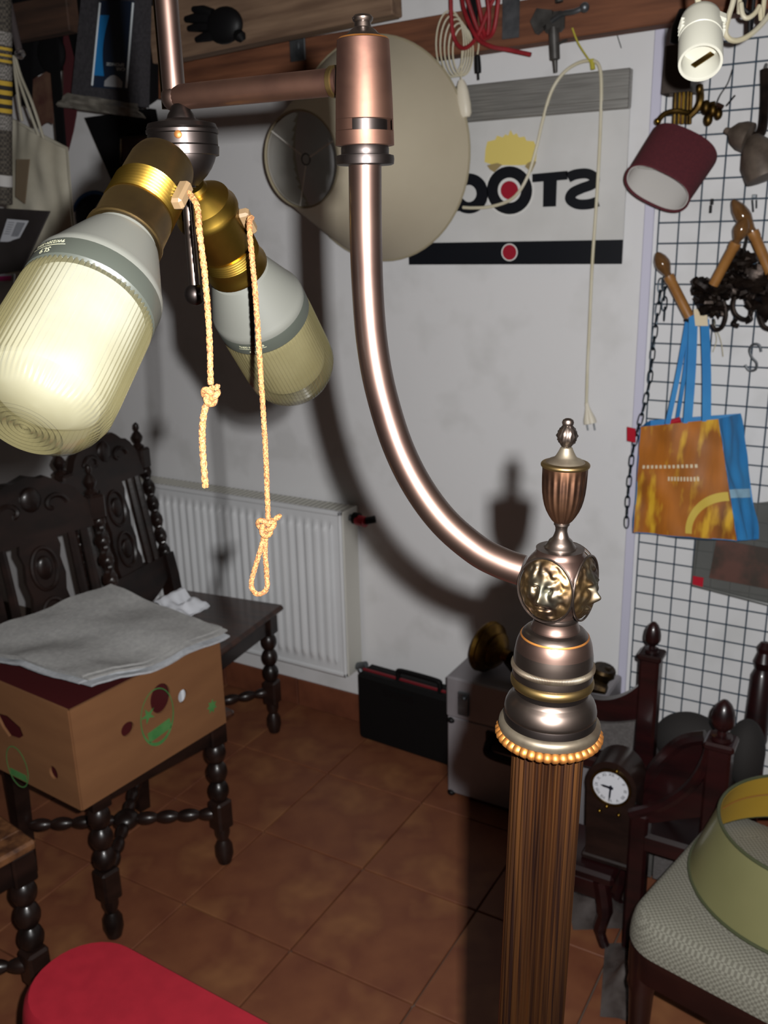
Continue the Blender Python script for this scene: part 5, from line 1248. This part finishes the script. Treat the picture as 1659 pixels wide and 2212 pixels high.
cush = [(cxf-hwf*0.82+2*0.82*hwf*i/12, zP-0.175-0.028*math.sin(PI*i/12)) for i in range(13)]+[(cxf+hwf*0.8, zP-0.275), (cxf-hwf*0.8, zP-0.275)]
MB().prism(cush, 0.012, 0.022, Mxz).build('back_pad', m_gup, fc)
MB().box((cxf, yA-0.02, zP-0.305), (2*hwf+0.04, 0.05, 0.035), bev=0.008).build('back_rail', m_mah, fc)
# near chair with swept arm
yN = 1.80
Q1 = at_y(1558, 1600, yN); Qf = at_y(1558, 1513, yN); Q2 = at_y(1368, 1745, yN); 
nc = thing('mahogany_seat_end', 'dark mahogany seat end with large acorn finial and swept rail behind the yellow shade', 'seat end', ((Q1.x+Q2.x)/2, yN, 0))
m = MB(); m.box((Q1.x, yN, Q1.z*0.5), (0.05, 0.05, Q1.z), bev=0.006); m.box((Q1.x, yN, Q1.z-0.004), (0.062, 0.062, 0.018), bev=0.005); m.build('post', m_mah, nc)
acorn((Q1.x, yN, Q1.z+0.016), Qf.z-Q1.z-0.012, 0.024, nc)
swp = [at_y(*p, yN) for p in ((1540, 1600), (1528, 1640), (1505, 1680), (1470, 1712), (1425, 1736), (1366, 1752))]
bot = [at_y(*p, yN) for p in ((1372, 1775), (1420, 1770), (1480, 1762), (1540, 1755))]
pl_ = [(p.x, p.z) for p in smooth_path(swp, 4)]+[(p.x, p.z) for p in bot]
MN = Matrix(((1, 0, 0, 0), (0, 0, -1, yN), (0, 1, 0, 0), (0, 0, 0, 1)))
MB().prism(pl_, -0.014, 0.014, MN).build('swept_panel', m_mah, nc)
MB().tube([p+V((0, -0.012, 0)) for p in smooth_path(swp, 5)], [0.013]*26, 8).build('swept_rail', m_mah, nc)
# upper sweep seen behind (second curve of the seat end)
sw2 = [at_y(*p, yN+0.10) for p in ((1525, 1592), (1480, 1600), (1445, 1625), (1410, 1665), (1372, 1720))]
MB().tube(smooth_path(sw2, 5), 0.016, 8).build('upper_rail', m_mah, nc)
MB().prism([(p.x, p.z) for p in smooth_path(sw2, 4)]+[(at_y(1380, 1745, yN+0.1).x, at_y(1380, 1745, yN+0.1).z), (at_y(1520, 1690, yN+0.1).x, at_y(1520, 1690, yN+0.1).z)], -0.008, 0.008, Matrix(((1, 0, 0, 0), (0, 0, -1, yN+0.10), (0, 1, 0, 0), (0, 0, 0, 1)))).build('inner_panel', m_mah, nc)
MB().box((Q2.x+0.018, yN, Q2.z*0.5), (0.042, 0.042, Q2.z), bev=0.006).build('front_post', m_mah, nc)
MB().box(((Q1.x+Q2.x)/2+0.03, yN+0.06, Q2.z-0.07), (Q1.x-Q2.x+0.05, 0.16, 0.05), bev=0.008).build('seat_rail', m_mah, nc)
# dark rounded cushions behind
m_dgr = mat('dark_grey_velvet', lin((34, 31, 30)), 0.85)
c0 = at_y(1492, 1602, 2.10); MB().ball(c0, (0.088, 0.06, 0.075), n=28, m=16).solo('round_cushion', m_dgr, 'dark grey round cushion wedged left of the large acorn finial', 'cushion')
c0 = at_y(1610, 1625, 2.10); MB().ball(c0, (0.045, 0.06, 0.085), n=28, m=16).solo('round_cushion', m_dgr, 'dark grey round cushion wedged right of the large acorn finial', 'cushion')
stl = MB(); stl.box((-0.345, 2.13, 0.19), (0.36, 0.24, 0.03), bev=0.008)
stool = thing('low_stand', 'low dark stand under the grey round cushions by the wire grid', 'stand', (-0.345, 2.13, 0))
MB().box((-0.365, 2.12, 0.318), (0.24, 0.17, 0.03), bev=0.008).build('top', m_oak, stool)
for sx in (-1, 1):
    for sy in (-1, 1): MB().box((-0.365+sx*0.10, 2.12+sy*0.065, 0.1515), (0.03, 0.03, 0.303), bev=0.003).build('leg', m_oak, stool)
# bed post at the right edge
bpz = thing('turned_bed_post', 'dark turned bed post leaning on the wire grid at the right picture edge', 'post', (-0.3, 2.25, 0))
pa = at_y(1655, 1385, 2.33); pb_ = at_y(1606, 1800, 2.24); L = (pa-pb_).length; pb_.z = max(pb_.z, 0.0)
pdir = (pa-pb_).normalized(); p_floor = pa+pdir*(-(pa.z)/pdir.z)
L = (pa-p_floor).length
MB().lathe([(0.0, 0.0), (0.02, 0.0), (0.026, 0.08), (0.02, 0.1), (0.03, 0.14), (0.03, L*0.5), (0.024, L*0.53), (0.031, L*0.58), (0.028, L*0.85), (0.02, L*0.88), (0.026, L*0.91), (0.018, L*0.95), (0.022, L*0.97), (0.012, L*0.995), (0, L)], frame(p_floor, pdir), 20).build('shaft', m_mah, bpz)

# ------------------------------------------------------------------ mantel clock on a small dark stool
fs_ = thing('wooden_footstool', 'low dark wooden footstool under the mantel clock', 'stool', (-0.575, 1.85, 0))
zc0 = 0.205
MB().box((-0.575, 1.85, zc0-0.015), (0.24, 0.17, 0.03), bev=0.008).build('top', m_mah, fs_)
for s in (-1, 1):
    MB().box((-0.575, 1.85+s*0.065, zc0-0.055), (0.21, 0.02, 0.05), bev=0.004).build('apron', m_mah, fs_)
    for q_ in (-1, 1): MB().tube(smooth_path([(-0.575+s*0.085, 1.85+q_*0.062, zc0-0.03), (-0.575+s*0.10, 1.85+q_*0.068, 0.10), (-0.575+s*0.09, 1.85+q_*0.065, 0.04), (-0.575+s*0.105, 1.85+q_*0.07, 0.0)], 4), [0.02]*5+[0.016]*4+[0.013]*4, 8).build('leg', m_mah, fs_)
m_dial = mat('white_enamel_dial', lin((206, 208, 214)), 0.25, coat=0.5); m_ink = mat('clock_black', lin((20, 22, 34)), 0.4)
yk = 1.84; dc = at_y(1319, 1702, yk-0.035)
ck = thing('mantel_clock', 'small dark wooden mantel clock with white roman dial right of the lamp column', 'clock', (dc.x, yk, zc0))
Mk = Matrix(((1, 0, 0, dc.x), (0, 0, -1, yk), (0, 1, 0, dc.z), (0, 0, 0, 1)))
hh = dc.z-zc0; arch = [(-0.052, -hh+0.012), (0.052, -hh+0.012), (0.056, -0.02)]+[(0.058*math.cos(PI*i/14), 0.0+0.064*math.sin(PI*i/14)) for i in range(15)]+[(-0.056, -0.02)]
MB().prism(arch, -0.05, 0.032, Mk).build('case', m_oak, ck)
MB().box((dc.x, yk+0.008, zc0+0.008), (0.122, 0.09, 0.016), bev=0.004).build('plinth', m_oak, ck)
MB().ringprism([(0.047*math.cos(2*PI*i/40), 0.047*math.sin(2*PI*i/40)) for i in range(40)], [(0.041*math.cos(2*PI*i/40), 0.041*math.sin(2*PI*i/40)) for i in range(40)], 0.031, 0.037, Mk).build('bezel', m_abr, ck)
dl = MB().prism([(0.0415*math.cos(2*PI*i/40), 0.0415*math.sin(2*PI*i/40)) for i in range(40)], 0.031, 0.034, Mk).build('dial', m_dial, ck)
for i, t in enumerate('XII I II III IIII V VI VII VIII IX X XI'.split()):
    a = PI/2-i*PI/6
    text_mesh(t, 0.011, Mk @ Matrix.Translation((0.033*math.cos(a), 0.033*math.sin(a), 0.0345)) @ Matrix.Rotation(a-PI/2, 4, 'Z')).build('numeral', m_ink, dl, angle=0, recalc=False)
def hand(a, L, w): MB().prism([(0.004*math.sin(a)*-1-w*math.cos(a+PI/2), 0.0), (L*math.cos(a), L*math.sin(a)), (w*math.cos(a+PI/2), w*math.sin(a+PI/2))], 0.0350, 0.0356, Mk).build('hand', m_ink, dl, angle=0)
for a, L, w in ((-PI/2-0.06, 0.034, 0.0022), (PI-0.06, 0.024, 0.0028)):
    d = (math.cos(a), math.sin(a)); n_ = (-d[1], d[0])
    MB().prism([(n_[0]*w-d[0]*.006, n_[1]*w-d[1]*.006), (d[0]*L*.7+n_[0]*w, d[1]*L*.7+n_[1]*w), (d[0]*L, d[1]*L), (d[0]*L*.7-n_[0]*w, d[1]*L*.7-n_[1]*w), (-n_[0]*w-d[0]*.006, -n_[1]*w-d[1]*.006)][::1], 0.0350, 0.0357, Mk).build('hand', m_ink, dl, angle=0)
MB().prism([(0.005*math.cos(2*PI*i/16), 0.005*math.sin(2*PI*i/16)) for i in range(16)], 0.0355, 0.0365, Mk).build('hand_boss', m_ink, dl)
for a_, b_ in ((0.012, 0.047), (-0.006, -0.050), (-0.022, -0.067), (0.022, -0.064)): MB().ball(Mk @ V((a_, b_, 0.036)), 0.005, n=10, m=7).build('brass_knob', m_brass, ck)
gd = None and MB().lathe([(0.0445, 0.034), (0.036, 0.040), (0.02, 0.0445), (0.0, 0.046)], Mk, 32).build('glass', mat('clear_glass', (0.02, 0.02, 0.02), 0.02, alpha=0.06), ck)

# ------------------------------------------------------------------ upholstered chair with yellow drum shade
m_tweed = mat('cream_tweed', lin((126, 124, 112)), 0.9, c2=lin((98, 95, 85)), scale=210, tex='check', stretch=(1, 1, 1), bump=0.5, bscale=210)
m_mah2 = mat('red_brown_mahogany', lin((38, 16, 13)), 0.35, c2=lin((24, 10, 9)), scale=6, detail=5, coat=0.3)
wch = thing('upholstered_chair', 'mahogany dining chair with cream tweed seat at the lower right', 'chair', (-0.035, 1.49, 0), math.radians(-12))
cm = MB(); cushion(cm, -0.26, 0.26, -0.215, 0.215, 0.07, 0.425, 0.487, 0.022, 0.014); cm.build('seat_pad', m_tweed, wch, local=True)
rl_ = MB(); cushion(rl_, -0.255, 0.255, -0.21, 0.21, 0.06, 0.365, 0.425, 0.004, 0); rl_.build('seat_rail', m_mah2, wch, local=True)
for sx in (-1, 1):
    for sy in (-1, 1):
        if sx > 0:
            MB().tube([(0.225, sy*0.18, 0.0), (0.235, sy*0.18, 0.4), (0.27, sy*0.18, 0.9)], [0.018, 0.022, 0.017], 10).build('back_leg', m_mah2, wch, local=True)
        else: MB().lathe([(0.0, 0), (0.013, 0), (0.017, 0.05), (0.019, 0.25), (0.022, 0.32), (0.026, 0.335), (0.024, 0.35), (0.026, 0.37), (0.026, 0.42)], Matrix.Translation((-0.222, sy*0.178, 0)), 16).build('leg', m_mah2, wch, local=True)
MB().box((0.262, 0, 0.82), (0.022, 0.38, 0.12), bev=0.008).build('back_rail', m_mah2, wch, local=True)
m_yout = mat('olive_gold_foil', lin((134, 132, 92)), 0.34, 0.3, c2=lin((122, 120, 82)), scale=3, coat=0.3)
m_yin = mat('mustard_lining', lin((170, 136, 46)), 0.6, c2=lin((160, 128, 40)), scale=5); m_yrim = mat('dark_olive_trim', lin((62, 66, 44)), 0.5)
sx_, sy_, sz_ = -0.050, 1.540, 0.503
ysh = thing('drum_lampshade', 'olive gold drum lampshade with yellow lining standing on the tweed seat', 'lampshade', (sx_, sy_, sz_))
MS = Matrix.Translation((sx_, sy_, sz_)); hS = 0.122; r0_, r1_ = 0.204, 0.162
MB().lathe([(r0_, 0.003), (r1_, hS), (r1_-0.002, hS), (r0_-0.002, 0.003)], MS, 72, closed_prof=True).build('drum', m_yout, ysh)
MB().lathe([(r0_-0.0024, 0.004), (r1_-0.0024, hS-0.001), (r1_-0.0034, hS-0.001), (r0_-0.0034, 0.004)], MS, 72, closed_prof=True).build('lining', m_yin, ysh)
for r, z in ((r0_, 0.003), (r1_, hS)): MB().tube([MS @ V((r*math.cos(2*PI*i/72), r*math.sin(2*PI*i/72), z)) for i in range(72)], 0.0032, 8, closed=True).build('rim', m_yrim, ysh)
MB().tube([MS @ V(((r1_+0.012)*math.cos(a), (r1_+0.012)*math.sin(a), hS-0.05)) for a in [0.2+2.6*i/40 for i in range(41)]], 0.0015, 5).build('seam', mat('seam_brown', lin((120, 80, 30)), 0.7), ysh)

# ------------------------------------------------------------------ odds and ends on the floor at the right
m_film = mat('crumpled_clear_film', lin((104, 98, 96)), 0.3, c2=lin((70, 64, 62)), scale=20, bump=0.8, bscale=40, alpha=0.55)
def crumple(c, w, d, h, seed, rz=0.0):
    c = V(c); M = rotz(c, rz)
    return lambda u, v: M @ V((w*(u-0.5), d*(v-0.5), h*(0.5+0.5*noise.noise(V((u*4+seed, v*4, 1.3))))*math.sin(PI*min(max(u, .05), .95))*math.sin(PI*min(max(v, .05), .95))+0.004))
q_ = at_z(1297, 1935, 0.02); MB().sheet(crumple((q_.x, q_.y, 0.0), 0.17, 0.20, 0.06, 1, 0.5), 20, 20, 0.0015).solo('plastic_bag', m_film, 'crumpled clear plastic bag on the tiles right of the column', 'bag')
q_ = at_z(1352, 2110, 0.02); MB().sheet(crumple((q_.x, q_.y, 0.0), 0.10, 0.22, 0.07, 7, 0.25), 18, 22, 0.0015).solo('plastic_wrapper', m_film, 'folded clear plastic wrapper on the tiles beside the tweed chair leg', 'wrapper')
q_ = at_y(1436, 1842, 1.955)
gs = thing('grey_padded_panel', 'grey padded stool end with dark edge left of the tweed seat', 'stool', (q_.x+0.02, 1.957, 0))
MB().prism([(q_.x-0.022+0.11*1.0*t[0], t[1]) for t in ((0, 0.10), (1, 0.10), (1, 0.30), (0.93, 0.345), (0.75, 0.37), (0.5, 0.38), (0.0, 0.38))], -0.012, 0.012, Matrix(((1, 0, 0, 0), (0, 0, -1, 1.957), (0, 1, 0, 0), (0, 0, 0, 1)))).build('pad', m_gup, gs)
MB().prism([(q_.x-0.060, 0.10), (q_.x-0.026, 0.10), (q_.x-0.026, 0.375), (q_.x-0.060, 0.37)], -0.012, 0.012, Matrix(((1, 0, 0, 0), (0, 0, -1, 1.957), (0, 1, 0, 0), (0, 0, 0, 1)))).build('side_pad', mat('dark_grey_hopsack', lin((78, 76, 74)), 0.85, c2=lin((66, 64, 62)), scale=120), gs)
for x in (q_.x-0.05, q_.x+0.075): MB().tube([(x, 1.957, 0.11), (x, 1.957, 0.0)], [0.014, 0.010], 8).build('leg', m_mah2, gs)
# ------------------------------------------------------------------ things hanging at the upper left
m_black = mat('black_nylon', lin((8, 7, 9)), 0.8, spec=0.2, c2=lin((6, 5, 7)), scale=60)
m_canvas = mat('cream_canvas', lin((170, 165, 150)), 0.9, c2=lin((148, 142, 126)), scale=7, detail=6, bump=0.5, bscale=14)
m_film2 = mat('clear_bag_film', lin((90, 88, 84)), 0.2, bump=0.4, bscale=30, alpha=0.2)
m_sponge = mat('dark_grey_sponge', lin((52, 50, 54)), 0.9, c2=lin((40, 38, 42)), scale=140, bump=0.5, bscale=180)
m_navy = mat('navy_card', lin((26, 40, 62)), 0.45, c2=lin((20, 30, 46)), scale=4); m_cyan = mat('blue_card', lin((24, 108, 168)), 0.45)
m_inkw = mat('label_white', lin((176, 184, 188)), 0.5)
YP = 1.92
def pq(a, b, c, d, y=YP): return quad(at_y(*a, y), at_y(*b, y), at_y(*c, y), at_y(*d, y))
pk = thing('car_sponge_pack', 'car sponge in a clear bag with blue card hanging upside down from the plank', 'sponge pack', at_y(235, 250, YP))
b = MB(); b.sheet(pq((190, -40), (318, -40), (312, 232), (165, 205)), 16, 16, 0.035); b.build('sponge', m_sponge, pk)
b = MB(); b.sheet(pq((180, -50), (326, -50), (330, 262), (148, 236), YP-0.024), 18, 22, 0.002); None
b = MB(); b.sheet(lambda u, v: (lambda p: p+V((0, -0.03+0.014*noise.noise(V((u*5, v*3, 2)))-0.008*math.sin(PI*v), 0)))(pq((165, 204), (316, 228), (333, 258), (144, 232))(u, v)), 24, 8, 0.003); b.build('bag_hem', mat('cloudy_film', lin((120, 116, 108)), 0.35, c2=lin((84, 80, 74)), scale=20, bump=0.5, bscale=30), pk)
ca = (214, 2, ); crd = pq((216, 2), (290, 2), (275, 194), (198, 188), YP-0.020)
cdo = MB(); cdo.sheet(crd, 8, 8, 0.001); cdo = cdo.build('card', m_navy, pk)
wcd = on_panel(crd, 0.0012)
s_ = MB(); s_.grid(lambda u, v: wcd(0.03+0.30*u*(1-0.35*math.sin(PI*v)), 0.14+0.70*v), 6, 10); s_.build('card_stripe', m_cyan, cdo, recalc=False)
s_ = MB(); s_.grid(lambda u, v: wcd(0.36+0.5*u, 0.02+0.14*v*math.sin(PI*(0.15+0.7*u))), 8, 4); s_.build('hand_picture', mat('pale_hand_print', lin((146, 148, 152)), 0.5), cdo, recalc=False)
def cardtext(txt, size, u, v, nm):
    text_mesh(txt, size, None, lambda x, y: wcd(u-x/0.095, v-y/0.26), bold=0.0004).build(nm, m_inkw, cdo, angle=0, recalc=False)
cardtext('CAR', 0.0125, 0.78, 0.235, 'lettering'); cardtext('SPONGE', 0.0125, 0.62, 0.285, 'lettering')
for k in range(4): cardtext('-----', 0.008, 0.62, 0.44+0.03*k, 'lettering') if False else None
for x in (0.02, 0.98):
    s_ = MB(); s_.tube([wcd(x, 0.02), wcd(x, 0.98)], 0.003, 6); s_.build('card_fold', m_inkw, pk)
# black strap with round pouch
stp = thing('black_strap_pouch', 'black strap with a round black pouch beside the hanging sponge pack', 'strap', at_y(130, 325, 1.98))
MB().ribbon([at_y(112, -40, 1.98), at_y(116, 100, 1.98), at_y(124, 200, 1.98), at_y(134, 325, 1.98)], 0.034, 0.006, V((1, 0, 0))).build('strap', m_black, stp)
MB().ball(at_y(112, 115, 2.0), (0.052, 0.02, 0.052), n=24, m=14).build('pouch', m_black, stp)
MB().ribbon([at_y(62, 60, 2.02), at_y(60, 140, 2.02), at_y(58, 230, 2.02)], 0.04, 0.006, V((1, 0, 0))).build('side_strap', m_black, stp)
# maroon scarf strips behind
b = MB(); b.sheet(lambda u, v: at_y(70+45*u, 160+110*v+6*math.sin(6*u), 2.06), 10, 10, 0.004); b.solo('brown_cloth', mat('brown_cloth', lin((70, 38, 32)), 0.85, c2=lin((96, 70, 54)), scale=20), 'brown striped cloth hanging behind the black strap', 'cloth')
b = MB(); b.sheet(lambda u, v: at_y(138+26*math.sin(PI*v)*u+4*u, 60+285*v, 2.035), 8, 10, 0.004); b.solo('maroon_cloth', mat('maroon_cloth', lin((66, 18, 24)), 0.8), 'thin maroon cloth edge right of the black strap', 'cloth')
# canvas tote
tt = thing('canvas_tote', 'cream canvas tote bag with long cord handles left of the tarnished socket', 'bag', at_y(105, 610, 1.78))
b = MB(); b.sheet(lambda u, v: (lambda p: p+V((0, -0.012*math.sin(PI*u)+0.014*noise.noise(V((u*5, v*4, 4))), 0)))(quad(at_y(22, 255, 1.78), at_y(142, 322, 1.78), at_y(170, 650, 1.76), at_y(8, 650, 1.76))(u, v)), 26, 34, 0.004); b.build('front', m_canvas, tt)
b = MB(); b.sheet(quad(at_y(26, 255, 1.83), at_y(146, 318, 1.83), at_y(174, 648, 1.80), at_y(14, 648, 1.80)), 8, 8, 0.003); b.build('rear', m_canvas, tt)
for pth in ([(97, 308), (70, 225), (45, 165), (32, 120)], [(48, 262), (40, 215), (33, 160), (30, 120)], [(86, 300), (62, 235), (40, 170), (30, 125)]):
    MB().tube(smooth_path([at_y(x, y, 1.79) for x, y in pth], 5), 0.004, 6).build('handle_cord', m_canvas, tt)
# crystal drops on rods
m_rod = mat('satin_rod', lin((120, 112, 114)), 0.4, 0.7); m_cry = mat('clear_crystal', (0.95, 0.98, 1.0), 0.02, trans=1.0, ior=1.5)
for (x0_, y0q, x1_, y1q, lab) in ((10, -30, 42, 110, 'satin curtain rod with a crystal knob, the lower one at the upper left corner'), (-22, -10, 5, 26, 'satin curtain rod with a crystal knob, cut off by the left picture edge')):
    t_ = thing('curtain_rod', lab, 'rod', at_y(x1_, y1q+15, 1.70), 0, 'curtain rods')
    a_, b_ = at_y(x0_, y0q, 1.75), at_y(x1_, y1q, 1.70)
    a_ = a_+(a_-b_)*1.5
    MB().tube([a_, b_], 0.0085, 10).build('rod', m_rod, t_)
    MB().lathe([(0, -0.013), (0.006, -0.012), (0.0125, -0.004), (0.0125, 0.004), (0.006, 0.012), (0, 0.013)], frame(b_+(b_-a_).normalized()*0.008, b_-a_), 8).build('crystal_knob', m_cry, t_, angle=10)
# striped textile roll at the left edge
rl0 = at_y(8, 440, 1.66); rl1 = at_y(4, -60, 1.66); Lr = (rl1-rl0).length; RL = frame(rl0, rl1-rl0, CAM-rl0)
tr0 = thing('textile_roll', 'rolled textile with yellow and black stripes at the left picture edge', 'textile roll', rl0)
rr = 0.022
MB().lathe([(0, 0.001), (rr*0.97, 0.001), (rr*0.97, Lr-0.001), (0, Lr-0.001)], RL, 28).build('core_cloth', mat('dark_woven_cloth', lin((44, 40, 36)), 0.85, c2=lin((76, 70, 62)), scale=160, tex='check'), tr0)
m_ys = mat('yellow_stripe', lin((172, 142, 44)), 0.8); m_gs = mat('grey_weave', lin((128, 124, 120)), 0.85, c2=lin((80, 78, 74)), scale=220, tex='check'); m_ws = mat('pale_stripe', lin((168, 166, 164)), 0.85); m_ds = mat('black_stripe', lin((30, 28, 27)), 0.85)
def band(ya, yb, m): 
    za = Lr*(440-ya)/500.0; zb_ = Lr*(440-yb)/500.0
    MB().lathe([(rr*0.9, min(za, zb_)), (rr*1.01, min(za, zb_)), (rr*1.01, max(za, zb_)), (rr*0.9, max(za, zb_))], RL, 28).build('stripe', m, tr0)
for y in (163, 183, 203, 222): band(y, y+10, m_ys); 
for y in (173, 193, 213): band(y, y+10, m_ds)
band(130, 160, m_gs); band(238, 270, m_gs); band(372, 398, m_ws); band(92, 98, m_ys); band(106, 111, m_ys); band(118, 124, m_ys); band(60, 88, m_gs)
b = MB(); b.sheet(quad(at_y(36, 344, 1.70), at_y(64, 344, 1.70), at_y(54, 440, 1.70), at_y(34, 425, 1.70)), 5, 5, 0.003); b.solo('brown_envelope', mat('brown_envelope', lin((98, 84, 66)), 0.8), 'narrow brown envelope between the textile roll and the canvas tote', 'envelope')
# black folder with barcode sticker
YF2 = 1.62
fo2 = thing('black_folder', 'black plastic folder with white barcode sticker below the canvas tote', 'folder', at_y(20, 600, YF2))
ff = quad(at_y(-60, 446, YF2), at_y(108, 456, YF2), at_y(48, 585, YF2-0.02), at_y(-60, 600, YF2-0.02)); b = MB(); b.sheet(ff, 10, 10, 0.005); b.build('cover', mat('glossy_black_cover', lin((46, 42, 42)), 0.3, c2=lin((34, 30, 30)), scale=9), fo2)
fst = quad(at_y(16, 473, YF2-0.006), at_y(62, 477, YF2-0.006), at_y(38, 523, YF2-0.012), at_y(0, 522, YF2-0.012)); b = MB(); b.sheet(fst, 6, 6, 0.001); lab_ = b.build('sticker', mat('sticker_white', lin((170, 172, 178)), 0.5), fo2, label='white barcode sticker')
wst = on_panel(fst, 0.0009); bc_ = MB()
for i in range(14):
    u = 0.50+0.42*i/14; bc_.grid(lambda a, c, u=u, i=i: wst(u+a*(0.008+0.008*((i*7) % 3)), 0.25+0.65*c), 2, 3)
for i in range(6): bc_.grid(lambda a, c, i=i: wst(0.10+0.3*a, 0.35+0.1*i+0.02*c), 3, 2)
bc_.build('barcode', m_ink, lab_, recalc=False, angle=0)
pkp = MB(); pkp.sheet(quad(at_y(-60, 596, YF2+0.012), at_y(32, 592, YF2+0.012), at_y(24, 700, YF2-0.02), at_y(-60, 700, YF2-0.02)), 6, 6, 0.004); pko = pkp.solo('white_packet', m_inkw, 'white packet with magenta top stripe under the black folder', 'packet')
b = MB(); b.sheet(quad(at_y(-60, 599, YF2+0.006), at_y(24, 596, YF2+0.006), at_y(22, 606, YF2+0.004), at_y(-60, 612, YF2+0.004)), 4, 4, 0.002); b.build('magenta_stripe', mat('magenta_print', lin((190, 40, 120)), 0.5), pko)
# dark instrument case, small picture and cap on the far wall
b = MB(); b.sheet(quad(at_y(190, 255, 2.30), at_y(330, 235, 2.30), at_y(345, 320, 2.30), at_y(250, 395, 2.30)), 10, 10, 0.03); b.solo('black_holdall', m_black, 'black holdall hanging behind the hub below the sponge pack', 'bag')
pc_ = MB(); pc_.sheet(quad(at_y(262, 300, 2.26), at_y(318, 296, 2.26), at_y(318, 345, 2.26), at_y(262, 350, 2.26)), 4, 4, 0.012); pco = pc_.solo('small_picture', mat('red_brown_print', lin((72, 34, 24)), 0.6, c2=lin((44, 24, 20)), scale=12), 'small red-brown picture in a thin gilt frame on the black holdall', 'picture')
fpts = [at_y(261, 299, 2.252), at_y(319, 295, 2.252), at_y(319, 346, 2.252), at_y(261, 351, 2.252)]
for i in range(4): MB().tube([fpts[i], fpts[(i+1) % 4]], 0.0035, 6).build('frame_rail', m_gdark, pco)
capb = MB(); capb.ball(at_y(205, 470, 2.30), (0.075, 0.05, 0.085), n=24, m=14); capo = capb.solo('navy_cap', mat('navy_cotton', lin((16, 20, 34)), 0.8), 'dark navy cap hanging on the wall above the left bulb', 'cap')
MB().tube([at_y(205+48*math.cos(a), 470-55*math.sin(a), 2.255) for a in [0.3+2.6*i/20 for i in range(21)]], 0.006, 6).build('blue_edging', mat('blue_edging', lin((24, 70, 120)), 0.7), capo)
# dark coat filling the corner behind
b = MB(); b.sheet(lambda u, v: at_y(-120+460*u, -60+300*v*(0.85+0.15*math.sin(9*u)), 2.06+0.02*math.sin(14*u)), 30, 12, 0.012); b.solo('black_coat', m_black, 'black coat hanging in the dark upper left corner', 'coat')
